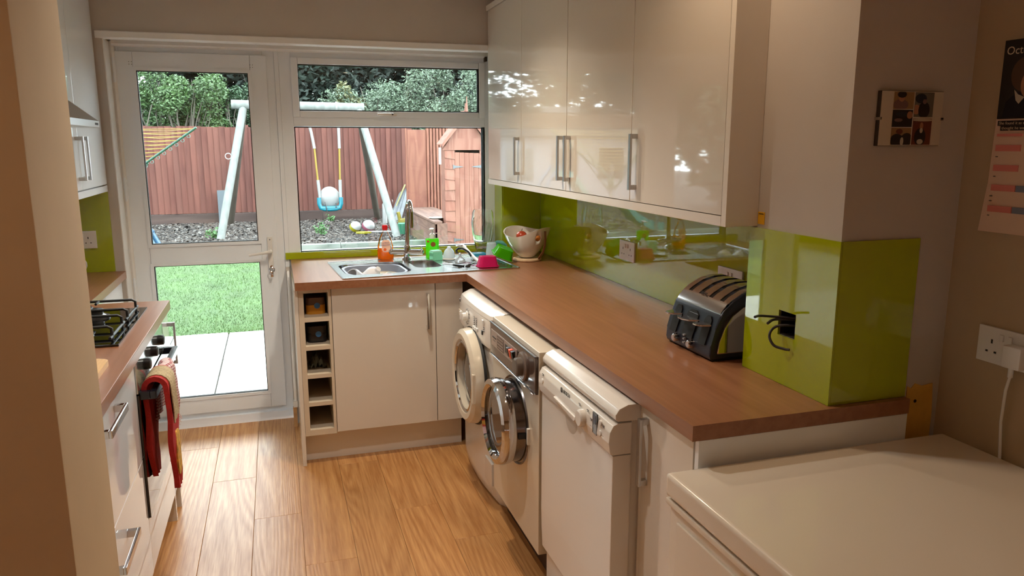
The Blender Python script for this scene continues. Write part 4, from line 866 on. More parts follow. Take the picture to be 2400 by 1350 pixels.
pic(w0, w1, 1.5345, 1.573, PH['tan'], [(.3, .25, .34, .4, PH['dark']), (.8, .3, .3, .4, PH['dark']), (.4, .78, .16, .16, PH['red']), (.55, .2, .08, .25, PH['pale'])])
pic(w2, w3, 1.598, 1.6535, PH['grey'], [(.3, .75, .3, .2, PH['navy']), (.1, .3, .2, .2, PH['skin']), (.5, .28, .3, .34, PH['dark']), (.5, .62, .1, .1, PH['mauve'])])
pic(w2, w3, 1.5345, 1.594, PH['red'], [(.5, .95, .6, .05, PH['pale']), (.42, .3, .3, .34, PH['dark']), (.45, .72, .09, .14, PH['skin']), (.45, .55, .08, .1, PH['pale']), (.42, .12, .16, .1, PH['pale'])])
for x in (bx, 1.7355): B().box(x - .004, x + .004, YN - .0155, YN - .001, 1.59, 1.597, .001).out('clip', CHROME, pf)
ca = thing('wall_calendar', (XD, -2.87, 1.335), 'wall calendar open at October with a portrait of a curly-haired person', 'calendar')
XC = XD - .002
CP = mat('calendar_paper', c(222, 192, 166), .7); y0_, y1_ = -2.800, -3.005
def cq(name, m_, ya, yb_, za, zb, lift=0., par=None): return B().box(XC - .0006 - lift, XC - lift, ya, yb_, za, zb).out(name, m_, par or ca)
B().loft([[(XC, y0_ + .010, 1.335), (XC - .012, y0_ + .010, 1.335), (XC - .012, y1_, 1.335), (XC, y1_, 1.335)], [(XC, y0_ + .004, 1.45), (XC - .005, y0_ + .004, 1.45), (XC - .005, y1_, 1.45), (XC, y1_, 1.45)], [(XC, y0_, 1.765), (XC - .0012, y0_, 1.765), (XC - .0012, y1_, 1.765), (XC, y1_, 1.765)]]).out('page', CP, ca)
ph = cq('portrait_photo', PH['dark'], y0_, y1_, 1.592, 1.7645, .0046)
def cshape(pts, m_, l): B().prism(pts, 'x', XC - .0054 - l, XC - .0046).out('printed_shape', m_, ph)
def ell(cy, cz, ry, rz, n=22): return [(cy + ry * math.cos(2 * math.pi * k / n), cz + rz * math.sin(2 * math.pi * k / n)) for k in range(n)]
cshape(ell(-2.858, 1.688, .034, .038), mat('hair_brown', c(84, 60, 44), .6), .0002)
cshape(ell(-2.866, 1.665, .016, .027), PH['skin'], .0005)
cshape([(-2.812, 1.596), (-2.99, 1.596), (-2.95, 1.64), (-2.88, 1.652), (-2.84, 1.648), (-2.818, 1.63)], mat('navy_cloth', c(22, 20, 34), .8), .0003)
cshape([(-2.836, 1.655), (-2.842, 1.632), (-2.850, 1.624), (-2.862, 1.638), (-2.846, 1.645)], PH['pale'], .0007); cshape([(-2.866, 1.638), (-2.878, 1.626), (-2.890, 1.640), (-2.882, 1.650)], PH['pale'], .0007)
CR = mat('calendar_print', c(205, 190, 165), .6)
Mc = lambda y, z: basis((XC - .0054, y, z), (0, -1, 0), (0, 0, 1))
text('lettering', 'October', .025, Mc(-2.806, 1.733), CR, ca, .0002)
cq('caption_strip', PH['dark'], -2.804, y1_, 1.577, 1.588, .0048); cq('caption_strip', PH['dark'], -2.812, y1_, 1.566, 1.5765, .0048)
text('lettering', 'She found it as she', .0095, basis((XC - .0057, -2.807, 1.5795), (0, -1, 0), (0, 0, 1)), CR, ca, .0002)
text('lettering', 'thought he was', .0095, basis((XC - .0057, -2.815, 1.5685), (0, -1, 0), (0, 0, 1)), CR, ca, .0002)
PK = mat('calendar_pink', c(216, 128, 118), .6); BLc = mat('calendar_blue', c(120, 130, 150), .6)
for z, h in ((1.553, .006), (1.520, .014), (1.475, .014), (1.430, .014), (1.382, .014)):
    lf_ = .0056 if z > 1.45 else (.0075 if z > 1.42 else .0112)
    B().box(XC - lf_ - .0006, XC - .001, -2.806 if z > 1.45 else -2.808, -2.868, z, z + h).out('date_row', PK, ca)
    if z < 1.46: B().box(XC - lf_ - .0006, XC - .001, -2.870, -2.93, z, z + h).out('date_row', BLc, ca)
pr = B()
for k in range(16):
    z = 1.372 + k * .0112
    if any(abs(z - zz) < .014 for zz in (1.527, 1.482, 1.437, 1.389)): continue
    pr.box(XC - (.0105 if z < 1.42 else .0062 if z > 1.46 else .0078) - .0004, XC - .001, -2.809, -2.8135, z, z + .0022)
pr.out('date_numbers', PRINT, ca)['kind'] = 'stuff'
pg = thing('plug', (XD - .01, -2.93, 1.055), 'white plug with its cable in the dining room wall socket', 'plug')
B().box(XD - .040, XD - .0085, -2.955, -2.908, 1.036, 1.088, .006).out('plug_body', WHITE, pg)
B().tube([(XD - .02, -2.922, 1.038), (XD - .02, -2.922, 1.012)], .006, 10).out('strain_relief', WHITE, pg)
B().tube([(XD - .02, -2.922, 1.014), (XD - .022, -2.917, .98), (XD - .018, -2.912, .90), (XD - .012, -2.915, .82), (XD - .006, -2.92, .6)], .0036, 8).out('cable', WHITE, pg)
wc = thing('cable', (-.72, -.04, .92), 'looped white cable hanging at the socket left of the garden door', 'cable')
B().tube([(-.72, -.03, 1.04), (-.72, -.04, 1.0)] + [(-.715 + .035 * math.sin(R(a)), -.035, .955 + .035 * math.cos(R(a))) for a in range(0, 330, 25)], .006, 8).out('loop', WHITE, wc)
B().box(-.735, -.70, -.045, -.015, 1.035, 1.075, .005).out('plug_body', WHITE, wc)
for i, (x, y, w) in enumerate(SPOTS):
    lab = ['recessed ceiling spot above the sink cupboard', 'recessed ceiling spot above the dishwasher aisle', 'recessed ceiling spot in front of the pillar', 'recessed ceiling spot beside the left pier', 'recessed ceiling spot at the rear right of the dining room', 'recessed ceiling spot at the rear middle of the dining room', 'recessed ceiling spot on the left of the dining room'][i]
    t = thing('ceiling_spot', (x, y, CEIL), lab, 'lamp')
    B().lathe([(.034, CEIL - .001), (.045, CEIL - .001), (.045, CEIL - .006), (.034, CEIL - .008)], (x, y, 0), seg=28, closed=True).out('bezel', CHROME, t)
    B().lathe([(.0, CEIL - .003), (.033, CEIL - .003), (.033, CEIL - .001), (0, CEIL - .001)], (x, y, 0), seg=24).out('bulb', mat('bulb_glow', (1, .72, .42, 1), .5, emis=12), t)
EXW = mat('exterior_white_plastic', ce(236, 236, 234, .17), .4)
# ================================================================ GARDEN
G = -.15
SOIL = mat('dark_soil', ce(56, 46, 40), .95, vary=.3, vscale=8)
struct(box('garden_ground', SOIL, -22, 22, 3.0, 45, G - .3, G - .012))
# patio of big slabs
pat = struct(box('patio', mat('patio_bed', ce(120, 112, 104), .95), -8, 8, .30, 2.98, G - .2, G - .02))
SLAB = mat('pale_slab', c(152, 150, 146), .85, vary=.10, vscale=7, bump=.4, bscale=50, rand=.04)
xs = [-8 + k * .0 for k in range(0)]
for i in range(-9, 9):
    for j in range(6):
        x0 = -.25 + i * .46 + (0 if j < 3 else .0); y1 = 2.98 - j * .455; y0 = max(.31, y1 - .455)
        B().box(x0 + .006, x0 + .454, y0 + .006, y1 - .006, G - .05, G + random.uniform(-.003, .003), .006, 1).out('paving_slab', SLAB, pat, smooth=False)
# lawn
GR = mat('lawn_turf', ce(96, 148, 46), .9, vary=.25, vscale=2.5, bump=.6, bscale=120)
struct(box('lawn', GR, -12, 12, 2.985, 8.34, G - .1, G - .004))
rg_ = random.Random(3); V, F = [], []
for k in range(60000):
    y = 2.97 + 5.35 * rg_.random() ** 1.5; x = rg_.uniform(-3.2, 2.6); h = rg_.uniform(.018, .04); a = rg_.uniform(0, 6.28); w = rg_.uniform(.002, .0042)
    if y < 3.03 and rg_.random() < .3: continue
    n0 = len(V); V += [(x - w * math.cos(a), y - w * math.sin(a), G - .006), (x + w * math.cos(a), y + w * math.sin(a), G - .006), (x + rg_.gauss(0, .014), y + rg_.gauss(0, .014), G + h - .012)]; F.append((n0, n0 + 1, n0 + 2))
me = bpy.data.meshes.new('grass'); me.from_pydata(V, [], F); me.materials.append(mat('grass_blade', ce(104, 162, 40), .7, vary=.35, vscale=3))
o = bpy.data.objects.new('grass', me); COL.objects.link(o); tag(o, 'short bright green lawn grass between patio and bark bed', 'grass'); o['kind'] = 'stuff'
# timber edging
te = thing('timber_edging', (0, 8.40, G), 'pale weathered timber edging between lawn and bark bed', 'edging')
TIM = wood('grey_timber', ce(150, 160, 146), ce(206, 212, 200), .85, ringscale=6, axis='X', dist=3, bump=.3, rand=.06)
for x0 in (-6.0, -3.6, -1.2, 1.2): B().box(x0 + .004, x0 + 2.396, 8.35, 8.46, G - .05, G + .09, .008, 1).out('timber', TIM, te)
# bark chips
V, F = [], []
for k in range(13000):
    x = rg_.uniform(-4.2, 3.6); y = 8.48 + 4.7 * rg_.random() ** .9; s1 = rg_.uniform(.02, .055); s2 = s1 * rg_.uniform(.25, .5); a = rg_.uniform(0, 3.14); tl = rg_.uniform(-.5, .5); z = G + rg_.uniform(-.01, .03)
    ca_, sa_ = math.cos(a), math.sin(a); n0 = len(V)
    for (p_, q_, r_) in ((-s1, -s2, 0), (s1, -s2, 0), (s1 * .8, s2, 0), (-s1 * .9, s2, 0), (0, 0, .016)):
        V.append((x + p_ * ca_ - q_ * sa_, y + p_ * sa_ + q_ * ca_, z + r_ + tl * p_))
    F += [(n0, n0 + 1, n0 + 4), (n0 + 1, n0 + 2, n0 + 4), (n0 + 2, n0 + 3, n0 + 4), (n0 + 3, n0, n0 + 4)]
me = bpy.data.meshes.new('bark_chips'); me.from_pydata(V, [], F); [me.materials.append(m_) for m_ in (mat('bark_pale', ce(190, 180, 172), .9), mat('bark_mid', ce(132, 116, 104), .9), mat('bark_dark', ce(66, 50, 42), .9))]
for i_, p_ in enumerate(me.polygons): p_.material_index = (0, 1, 2, 2, 1, 2, 1)[(i_ // 4) % 7]
o = bpy.data.objects.new('bark_chips', me); COL.objects.link(o); tag(o, 'bleached bark chips covering the play area below the swing', 'bark chips'); o['kind'] = 'stuff'
# brown fence
fe = thing('garden_fence', (0, 13.3, G), 'reddish brown close-board fence at the end of the garden', 'fence')
FEN = wood('fence_stain', ce(142, 66, 50), ce(176, 94, 72), .85, ringscale=6, rand=.10, axis='Z', dist=.8, bump=.4, planks=True)
FY = 13.3; x = -2.62; k = 0
while x < 3.2:
    top = 1.90 + random.uniform(-.012, .012) + (.05 if abs(x + .35) < .05 else 0)
    B().prism([(x, FY), (x + .125, FY + .022), (x + .125, FY + .030), (x, FY + .020)], 'z', G + .22, top).out('fence_board', FEN, fe, smooth=False); x += .118; k += 1
GB = wood('gravel_board', ce(92, 64, 56), ce(128, 96, 86), .9, ringscale=4, axis='X', dist=2, rand=.05)
for x0 in (-2.62, -.70, 1.22): B().box(x0, x0 + 1.91, FY - .01, FY + .03, G, G + .21, .004, 1).out('gravel_board', GB, fe)
# white outbuilding beyond the end of the fence
ob = thing('outbuilding', (-5.2, 17.5, G), 'low white rendered outbuilding beyond the left end of the fence', 'building')
WR = mat('white_render', c(130, 132, 140), .8)
B().box(-8.2, -3.4, 17, 21, G, 1.75).out('wall', WR, ob); B().prism([(16.7, 1.75), (19, 2.7), (21.3, 1.75)], 'x', -8.4, -3.2).out('roof', mat('slate', ce(96, 96, 104), .6), ob)
for x0 in (-7.6, -6.1, -4.7): f_ = B().box(x0, x0 + .8, 16.96, 17, .5, 1.4).out('window', mat('far_glass', ce(60, 70, 80), .1), ob)
# orange screen fence
of = thing('screen_fence', (3.4, 10.35, G), 'bright orange brown boarded screen behind the timber bench box', 'fence')
ORF = wood('orange_stain', ce(186, 92, 58), ce(214, 124, 84), .7, ringscale=5, rand=.05, axis='Z', dist=4, bump=.25, planks=True)
B().box(2.645, 3.03, 10.30, 10.33, .25, 1.80, .004, 1).out('panel', ORF, of); B().box(2.630, 2.652, 10.28, 10.34, G, 1.86, .004, 1).out('post', ORF, of, label='pale end post')
B().box(3.03, 4.92, 10.332, 10.35, .20, 1.86).out('backing_panel', ORF, of)
x = 3.035
while x < 4.9: B().box(x, x + .045, 10.27, 10.33, .20, 1.86, .004, 1).out('slat', ORF, of); x += .062
# timber bench / raised box
bb = thing('storage_bench', (2.9, 9.1, G), 'long brown timber bench box beside the bark bed', 'bench')
BRD = wood('bench_board', ce(150, 98, 78), ce(188, 134, 108), .8, ringscale=5, rand=.06, axis='Y', dist=3, planks=True)
for r_ in range(3):
    y0 = 6.9
    for seg_ in range(3):
        ya = y0 + seg_ * 1.13 - (.4 if r_ == 1 else 0); yb_ = ya + 1.125
        B().box(2.60, 2.64, max(7.50, ya), min(10.25, yb_ if seg_ < 2 or r_ != 1 else 10.25), G + r_ * .15, G + r_ * .15 + .146, .004, 1).out('side_board', BRD, bb)
for k in range(4): B().box(2.585 + k * .14, 2.585 + k * .14 + .136, 7.50 if k == 0 else 8.0, 10.26, .30, .335, .004, 1).out('top_board', BRD, bb)
B().box(2.64, 3.12, 10.2, 10.24, G, .30).out('end_board', BRD, bb); B().box(2.60, 2.80, 7.50, 7.53, G, .30).out('end_board', BRD, bb); B().box(3.08, 3.12, 8.0, 10.2, G, .30).out('rear_board', BRD, bb)
pl_ = B().lathe([(.0, .336), (.09, .336), (.13, .352), (.125, .356), (.085, .342), (0, .341)], (2.72, 7.95, 0), seg=28)
tag(pl_.out('dish', mat('cream_dish', ce(236, 226, 198), .5)), 'cream round dish on the bench box', 'dish')
# playhouse
ph_ = thing('playhouse', (3.15, 8.3, G), 'orange wooden playhouse with scalloped shingle walls and a pointed gable', 'playhouse')
PY = 7.60; SX0, SX1, DX0, DX1 = 2.795, 3.50, 2.955, 3.365
PHC = wood('playhouse_stain', ce(198, 112, 84), ce(226, 146, 116), .75, ringscale=5, rand=.05, axis='Z', dist=3, planks=True)
B().box(SX0 + .02, SX1 - .02, PY + .03, PY + .36, G, 1.50).out('wall', PHC, ph_)
B().prism([(SX0 + .02, 1.50), (SX1 - .02, 1.50), ((SX0 + SX1) / 2, 1.98)], 'y', PY + .03, PY + .36).out('gable_wall', PHC, ph_)
for (xa, xb) in ((SX0, DX0), (DX1, SX1)):
    z = G
    while z < 1.40:
        n_s = 1
        dz = .165; sk_ = random.uniform(-.012, .012)
        B()._mk([(xa, PY - .012, z - .02 + sk_), (xb, PY - .012, z - .02 - sk_ - .01), (xb, PY + .004, z + dz), (xa, PY + .004, z + dz), (xa, PY + .02, z - .02 + sk_), (xb, PY + .02, z - .02 - sk_ - .01), (xb, PY + .02, z + dz), (xa, PY + .02, z + dz)], [(0, 1, 2, 3), (7, 6, 5, 4), (0, 4, 5, 1), (1, 5, 6, 2), (2, 6, 7, 3), (3, 7, 4, 0)]).out('shingle', PHC, ph_, smooth=False)
        z += dz
z = 1.44; mx_ = (SX0 + SX1) / 2
while z < 1.98:
    hw = (SX1 - SX0) / 2 * (2.02 - z) / .53; hw2 = (SX1 - SX0) / 2 * max(.01, (2.02 - z - .18)) / .53
    B().prism([(mx_ - min(hw, .40), z), (mx_ + min(hw, .40), z), (mx_ + min(hw2, .4), z + .18), (mx_ - min(hw2, .4), z + .18)], 'y', PY - .016 + (z - 1.44) * .01, PY + .02).out('shingle', PHC, ph_, smooth=False); z += .18
k = 0; x = DX0
while x < DX1 - .01:
    B().box(x + .001, x + .076, PY - .008, PY + .015, G + .02, 1.405 - .02 * k / 6, .002, 1).out('door_board', PHC, ph_); x += .0775; k += 1
for z in (1.18, .02): 
    for x_ in (DX0, DX1):
        s_ = 1 if x_ == DX0 else -1
        B().prism([(x_ - .03 * s_, z - .035), (x_ - .03 * s_, z + .035), (x_, z + .02), (x_ + .13 * s_, z + .004), (x_ + .13 * s_, z - .004), (x_, z - .02)], 'y', PY - .016, PY - .008).out('strap_hinge', mat('galvanised', ce(170, 176, 180), .4, .7), ph_)
for s_ in (-1, 1):
    x_o = mx_ + s_ * .40; b = B(); b.loft([[(mx_, PY - .08, 2.05), (mx_, PY - .08, 1.97), (x_o, PY - .08, 1.48), (x_o + .0, PY - .08, 1.54)], [(mx_, PY - .05, 2.05), (mx_, PY - .05, 1.97), (x_o, PY - .05, 1.48), (x_o, PY - .05, 1.54)]]); b.out('fascia_board', PHC, ph_)
    b = B(); b.loft([[(mx_, PY - .06, 2.05), (mx_, PY - .06, 2.03), (x_o, PY - .06, 1.52), (x_o, PY - .06, 1.54)], [(mx_, PY + .36, 2.05), (mx_, PY + .36, 2.03), (x_o, PY + .36, 1.52), (x_o, PY + .36, 1.54)]]); b.out('roof', PHC, ph_)
B().tube([(mx_, PY - .065, 1.98), (mx_, PY - .065, 2.26)], .03, 6, rs=[.022, .005]).out('finial', PHC, ph_)
B().box(2.70, 2.735, PY - .03, PY, 1.22, 1.48, .003).out('white_post', EXW, ph_)
# swing set
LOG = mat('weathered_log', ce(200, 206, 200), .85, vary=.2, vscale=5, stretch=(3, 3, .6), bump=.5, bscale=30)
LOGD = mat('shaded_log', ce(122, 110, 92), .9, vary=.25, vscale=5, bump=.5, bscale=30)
sw = thing('swing_set', (.75, 11.2, G), 'weathered round-pole garden swing frame with A-shaped legs', 'swing frame')
B().tube([(-.47, 11.2, 2.265), (1.98, 11.2, 2.235)], .085, 16).out('beam', LOG, sw)
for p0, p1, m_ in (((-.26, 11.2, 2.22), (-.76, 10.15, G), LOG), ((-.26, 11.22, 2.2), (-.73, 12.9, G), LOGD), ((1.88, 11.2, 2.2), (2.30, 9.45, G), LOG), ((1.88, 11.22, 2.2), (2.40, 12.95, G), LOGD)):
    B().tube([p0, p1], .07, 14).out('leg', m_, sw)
B().lathe([(.045, -.012), (.06, -.012), (.06, .012), (.045, .012)], (0, 0, 0), 'y', 20, closed=True).xf(Matrix.Translation((-.56, 10.75, 1.32))).out('rope_ring', EXW, sw)
for x_ in (.70, 1.45): B().lathe([(.086, x_ - .02), (.092, x_ - .02), (.092, x_ + .02), (.086, x_ + .02)], (0, 11.2, 2.25), 'x', 20, closed=True).out('strap', EXW, sw)
ss = thing('toddler_swing', (1.23, 11.2, .28), 'turquoise and white toddler swing seat hanging on yellow ropes', 'swing seat')
YEL = mat('yellow_rope', ce(240, 200, 20), .6)
for pa in ([(.86, 11.2, 2.17), (.955, 11.2, 1.75), (1.0, 11.2, 1.45)], [(1.475, 11.2, 2.17), (1.475, 11.2, 1.45)]): B().tube(pa, .028, 8).out('rope_sleeve', EXW, ss)
for pa in ([(1.0, 11.2, 1.45), (1.035, 11.2, .82)], [(1.475, 11.2, 1.45), (1.46, 11.2, .82)]): B().tube(pa, .018, 8).out('rope', YEL, ss)
for pa in ([(1.035, 11.2, .84), (1.06, 11.2, .50)], [(1.46, 11.2, .84), (1.455, 11.2, .50)]): B().tube(pa, .030, 8).out('rope_sleeve', EXW, ss)
TQ = mat('turquoise_plastic_seat', ce(0, 196, 224), .35)
B().sphere((1.245, 11.24, .50), .20, (1.0, .42, 1.05)).out('seat_back', EXW, ss)
U = [(1.035, .50), (1.035, .38), (1.06, .30), (1.13, .275), (1.24, .27), (1.36, .275), (1.43, .30), (1.455, .38), (1.455, .50)]
B().tube([(x, 11.10, z) for x, z in U], .042, 10).out('seat_shell', TQ, ss); B().box(1.06, 1.43, 11.06, 11.32, .27, .33, .02).out('seat_pan', TQ, ss)
B().tube([(1.14, 11.05, .42), (1.16, 11.04, .32), (1.18, 11.05, .20)], .008, 6).out('strap', DARKP, ss)
for z in (.32, .38): B().box(1.34, 1.36, 11.04, 11.06, z - .015, z + .015).out('buckle', DARKP, ss)
# toys
def ball(x, y, r, label, m1, m2):
    t = thing('ball', (x, y, G), label, 'ball'); B().sphere((x, y, G + r), r).out('shell', m1, t)
    for a in (20, 70): B().lathe([(r * 1.01 * math.cos(R(a - 9)), G + r + r * 1.01 * math.sin(R(a - 9) - R(35))), (r * 1.012 * math.cos(R(a + 9) * .6), G + r - .02)], (x, y, 0), seg=24, closed=False) if 0 else None
    B().lathe([(r * .995, -.03), (r * 1.012, -.01), (r * 1.012, .015), (r * .99, .035)], seg=28, closed=True).xf(Matrix.Translation((x, y, G + r)) @ Matrix.Rotation(R(38), 4, 'X') @ Matrix.Rotation(R(20), 4, 'Y')).out('printed_band', m2, t)
ball(1.655, 10.5, .115, 'white and yellow ball on the bark, left of the other ball', EXW, mat('ball_yellow', ce(230, 216, 20), .4))
ball(1.90, 10.5, .125, 'white ball with pink band on the bark, nearest the swing leg', EXW, mat('ball_pink', ce(226, 120, 150), .4))
tag(B().prism([(1.63, 10.22), (1.78, 10.12), (1.92, 10.16), (1.88, 10.22), (1.74, 10.26)], 'z', G + .02, G + .06, bev=.01).out('plastic_spade', MATS['ball_yellow']), 'yellow plastic spade lying in front of the balls', 'toy')
tag(B().tube([(1.86, 10.25, G + .045), (2.30, 10.1, G + .05)], .018, 8).out('white_stick', EXW), 'white stick lying on the bark beside the balls', 'stick')
wc_ = thing('toy_watering_can', (2.48, 9.95, G), 'green toy watering can with yellow handle and red rose', 'toy')
B().lathe([(.0, G), (.15, G), (.17, G + .02), (.165, G + .22), (.14, G + .24), (.0, G + .24)], (2.47, 9.98, 0), seg=26).out('body', mat('toy_green', ce(60, 200, 150), .35), wc_)
YL = mat('toy_yellow', ce(250, 228, 90), .4)
B().tube([(2.42, 9.95, .02), (2.43, 9.95, .14), (2.40, 9.95, .28)], .035, 10).out('handle_post', YL, wc_); B().tube([(2.34, 9.93, .0), (2.45, 9.94, .06), (2.62, 9.95, .20)], .040, 10).out('spout', YL, wc_); B().box(2.42, 2.60, 9.9, 9.98, .06, .16, .02).out('grip', YL, wc_)
B().lathe([(.0, -.03), (.10, -.02), (.10, .02), (.0, .03)], (0, 0, 0), 'y', 22).xf(Matrix.Translation((2.31, 9.88, .02))).out('rose', mat('toy_red', ce(222, 40, 40), .4), wc_)
tag(B().tube([(2.62, 12.6, G), (3.06, 13.1, .62)], .018, 8).out('bamboo_cane', mat('cane', ce(206, 200, 110), .6)), 'yellow bamboo cane leaning on the fence corner', 'cane')
gp = 'grey weathered planks leaning in the fence corner'
for i, (xa, xb, w_) in enumerate(((2.62, 2.98, .06), (2.72, 3.08, .06), (2.80, 3.12, .05))):
    tag(B().tube([(xa, 12.5, G + .0), (xb, 13.15, .42 + i * .05)], w_, 4).out('leaning_plank', mat('grey_plank', ce(176, 182, 190), .8, vary=.2, vscale=8)), ['longest grey plank leaning in the fence corner, leftmost', 'middle grey plank leaning in the fence corner', 'short grey plank leaning in the fence corner, rightmost'][i], 'plank', gp)
tag(B().prism([(-.97, G), (-.80, G), (-.80, .56), (-.97, .56)], 'y', 13.20, 13.26, bev=.006).out('weathered_board', mat('blue_grey_board', ce(150, 166, 178), .7)), 'narrow blue grey board leaning on the fence behind the left swing leg', 'board')
tag(B().lathe([(.0, G), (.05, G), (.05, .28), (.02, .34), (.0, .36)], (2.40, 11.8, 0), seg=16).out('garden_bottle', EXW), 'small white plastic bottle standing near the fence', 'bottle')
# rotary airer
ra = thing('rotary_airer', (-1.36, 4.3, G), 'green rotary clothes airer with yellow lines', 'clothes airer')
AG = mat('airer_green', ce(20, 120, 90), .35, .3)
B().tube([(-1.36, 4.3, G), (-1.36, 4.3, 1.30)], .022, 10).out('pole', mat('airer_pole', ce(150, 160, 160), .4, .6), ra); B().lathe([(.04, 1.0), (.045, 1.02), (.045, 1.12), (.04, 1.14), (.0, 1.14)], (-1.36, 4.3, 0), seg=18).out('hub', AG, ra)
A4 = []
for a in (-14, 76, 166, 256):
    d = Vector((math.cos(R(a)), math.sin(R(a)), 0)); base = Vector((-1.36, 4.3, 1.10)); tip = base + d * .90 + Vector((0, 0, .60)); A4.append((base, tip))
    B().tube([base, tip], .012, 8).out('arm', AG, ra); B().tube([base + Vector((0, 0, -.12)) + d * .05, base + (tip - base) * .45 + Vector((0, 0, -.02))], .007, 6).out('stay', AG, ra)
    q = B()
    for k in range(9): pp = base + (tip - base) * (.35 + .07 * k); q.lathe([(.014, -.002), (.018, 0), (.014, .002)], tuple(pp + Vector((0, 0, -.03))), 'y', 10, closed=True)
    q.out('line_clips', mat('clip_aqua', ce(120, 210, 200), .4), ra)['kind'] = 'stuff'
for k in range(13):
    t = .22 + .76 * k / 12; ps = [b0 + (t0 - b0) * t for b0, t0 in A4]; b = B()
    for i in range(4):
        p0, p1 = ps[i], ps[(i + 1) % 4]; b.tube([p0, (p0 + p1) / 2 + Vector((0, 0, -.015)), p1], .0028, 5)
    b.out('line', YEL, ra)
# slide
sl = thing('garden_slide', (-2.6, 8.3, G), 'turquoise plastic garden slide with blue ladder left of the swing', 'slide')
SLM = mat('slide_turquoise', ce(70, 196, 190), .3)
path = [(-2.15, .98), (-2.4, .93), (-2.7, .55), (-3.0, .20), (-3.3, .02), (-3.55, .0)]
rings = []
for x, z in path: rings.append([(x, 8.08, z + .12), (x, 8.08, z - .02), (x, 8.52, z - .02), (x, 8.52, z + .12), (x, 8.49, z + .12), (x, 8.49, z + .01), (x, 8.11, z + .01), (x, 8.11, z + .12)])
B().loft(rings).out('chute', SLM, sl)
SLB = mat('slide_blue', ce(70, 150, 205), .35)
for y in (8.10, 8.50): B().tube([(-2.15, y, 1.15), (-1.95, y, .9), (-1.46, y, G)], .035, 8).out('rail', SLB, sl)
for k in range(4): z = G + .15 + k * .22; x = -1.46 - (z - G) * .47; B().box(x - .05, x + .05, 8.1, 8.5, z - .015, z + .015, .005).out('rung', SLB, sl)
# ---------------- planting beyond the fence
def leaf_cloud(rd, n, cen, rad, size, fill=.55):
    V, F = [], []
    lumps = [(rd.gauss(0, .45), rd.gauss(0, .45), rd.gauss(0, .45), rd.uniform(.3, .6)) for _ in range(22)]
    for k in range(n):
        lx, ly, lz, lr = rd.choice(lumps)
        d = Vector((rd.gauss(0, 1), rd.gauss(0, 1), rd.gauss(0, 1))).normalized() * lr * (fill + (1 - fill) * rd.random())
        p = Vector((cen[0] + (max(-1, min(1, lx)) + d.x * .8) * rad[0], cen[1] + (max(-1, min(1, ly)) + d.y * .8) * rad[1], cen[2] + (max(-1, min(1, lz)) + d.z * .8) * rad[2]))
        a = Vector((rd.gauss(0, 1), rd.gauss(0, 1), rd.gauss(0, .6))).normalized(); b_ = a.cross(Vector((rd.gauss(0, 1), rd.gauss(0, 1), rd.gauss(0, 1)))).normalized(); s = size * rd.uniform(.6, 1.3); n0 = len(V)
        V += [tuple(p - a * s), tuple(p + b_ * s * .42), tuple(p + a * s), tuple(p - b_ * s * .42)]; F.append((n0, n0 + 1, n0 + 2, n0 + 3))
    return V, F
def bush(name, label, cat, cen, rad, n, size, lm, tm, seed, twigs=30, group=None, base=G):
    rd = random.Random(seed); t = thing(name, (cen[0], cen[1], base), label, cat, group)
    V, F = leaf_cloud(rd, n, cen, rad, size); V = [(v[0] - cen[0], v[1] - cen[1], v[2] - base) for v in V]
    me = bpy.data.meshes.new('foliage'); me.from_pydata(V, [], F); me.materials.append(lm); o = bpy.data.objects.new('foliage', me); COL.objects.link(o); o.parent = t; o['kind'] = 'stuff'
    b = B()
    for k in range(twigs):
        a = rd.uniform(0, 6.28); p = Vector((cen[0] + rd.gauss(0, .25) * rad[0], cen[1] + rd.gauss(0, .2) * rad[1], base)); pts = [p]
        hgt = cen[2] + rad[2] * rd.uniform(-.2, .8) - base; dx = math.cos(a) * rad[0] * rd.uniform(.2, .9); dy = math.sin(a) * rad[1] * .6
        for j in range(1, 6): pts.append(p + Vector((dx * (j / 5) ** 1.6 + rd.gauss(0, .06), dy * (j / 5) + rd.gauss(0, .06), hgt * j / 5)))
        b.tube(pts, .02, 5, rs=[.035, .03, .024, .018, .012, .005])
    b.out('stems', tm, t, fix=False)['kind'] = 'stuff'
TW = mat('pale_twigs', ce(170, 158, 140), .8, vary=.2, vscale=5); TWD = mat('dark_twigs', ce(80, 66, 54), .9)
L1 = mat('leaf_bright', ce(126, 176, 96), .55, vary=.35, vscale=4); L2 = mat('leaf_dark', ce(52, 84, 66), .7, vary=.35, vscale=3); L3 = mat('leaf_silver', ce(160, 190, 152), .6, vary=.3, vscale=4); L4 = mat('leaf_mid', ce(86, 132, 84), .6, vary=.35, vscale=4)
bush('leafy_shrub', 'bright green tangled shrub with bare pale stems behind the left of the fence', 'shrub', (-1.9, 14.9, 2.25), (1.0, .8, .95), 24000, .04, L1, TW, 11, 80)
bush('leafy_shrub', 'mid green shrub behind the fence above the rotary airer', 'shrub', (-.75, 15.2, 2.2), (.75, .7, .9), 20000, .04, L4, TW, 12, 50)
bush('silvery_shrub', 'big silvery green shrub behind the fence above the swing seat', 'shrub', (2.75, 15.0, 2.05), (1.15, .8, 1.05), 20000, .04, L3, TW, 13, 30)
bush('silvery_shrub', 'pale green shrub behind the playhouse roof', 'shrub', (4.7, 14.6, 2.2), (1.1, .9, 1.3), 20000, .04, L3, TW, 14, 30)
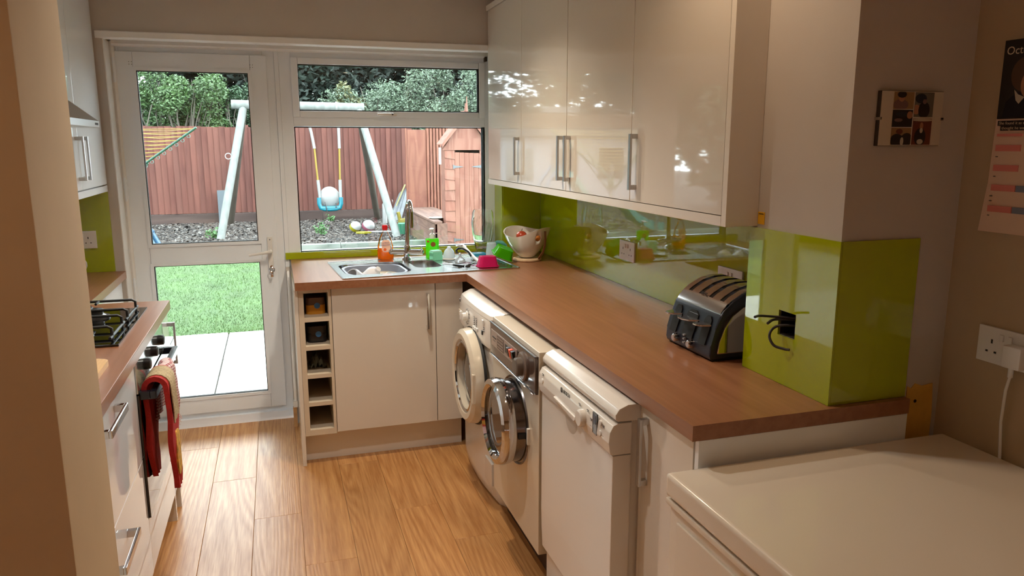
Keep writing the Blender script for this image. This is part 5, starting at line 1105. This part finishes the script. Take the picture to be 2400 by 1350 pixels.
bush('yellowing_shrub', 'small yellow-tinged shrub between the dark tree and the silvery shrub', 'shrub', (1.95, 15.1, 2.45), (.38, .5, .42), 2600, .05, mat('leaf_yellow', ce(176, 178, 112), .6, vary=.25, vscale=5), TW, 15, 10)
bush('dark_tree', 'dark conifer filling the gap above the fence between the shrubs', 'tree', (.4, 17.5, 4.0), (2.4, 1.6, 3.2), 30000, .11, L2, TWD, 16, 14)
bush('dark_tree', 'dark tree behind the left shrub', 'tree', (-4.4, 18.5, 4.6), (3.0, 1.6, 4.0), 20000, .13, L2, TWD, 17, 14)
bush('dark_tree', 'dark tree behind the silvery shrubs on the right', 'tree', (5.4, 19.0, 4.6), (3.2, 1.6, 4.0), 20000, .13, L2, TWD, 18, 14)
bush('garden_tree', 'mid green tree at the left of the garden beyond the airer', 'tree', (-8.5, 12, 3.6), (1.6, 4.5, 3.6), 14000, .20, L4, TWD, 21, 12)
bush('dark_tree', 'mid green tree left beyond the white outbuilding', 'tree', (-11, 24, 5), (4.5, 2, 4.8), 9000, .28, L4, TWD, 19, 10)
bush('dark_tree', 'tall dark tree closing the gap behind the bright tangled shrub', 'tree', (-1.9, 20.5, 4.8), (2.2, 1.4, 3.6), 20000, .13, L2, TWD, 20, 14)
bush('tall_hedge', 'continuous dark tree belt at the very back', 'hedge', (1, 23, 4.2), (9, 1.2, 4.2), 60000, .14, L2, TWD, 22, 14)
B().box(DX0 + .02, DX1 - .01, PY - .004, PY + .012, 1.395, 1.44).out('door_gap', mat('gap_black', ce(20, 14, 12), 1., spec=0), ph_)
for i, (x, y, h_) in enumerate(((1.0, 10.2, .2), (-.9, 10.3, .18), (1.35, 12.9, .12))):
    rd = random.Random(40 + i); V, F = leaf_cloud(rd, 160, (0, 0, h_ * .6), (.12, .1, h_ * .6), .03)
    me = bpy.data.meshes.new('weed'); me.from_pydata(V, [], F); me.materials.append(mat('weed_green', ce(130, 206, 110), .6)); o = bpy.data.objects.new('weed', me); COL.objects.link(o); o.location = (x, y, G)
    tag(o, ['small green weed in the bark below the swing seat', 'small green weed at the foot of the left swing leg', 'low green weed at the foot of the fence'][i], 'weed')
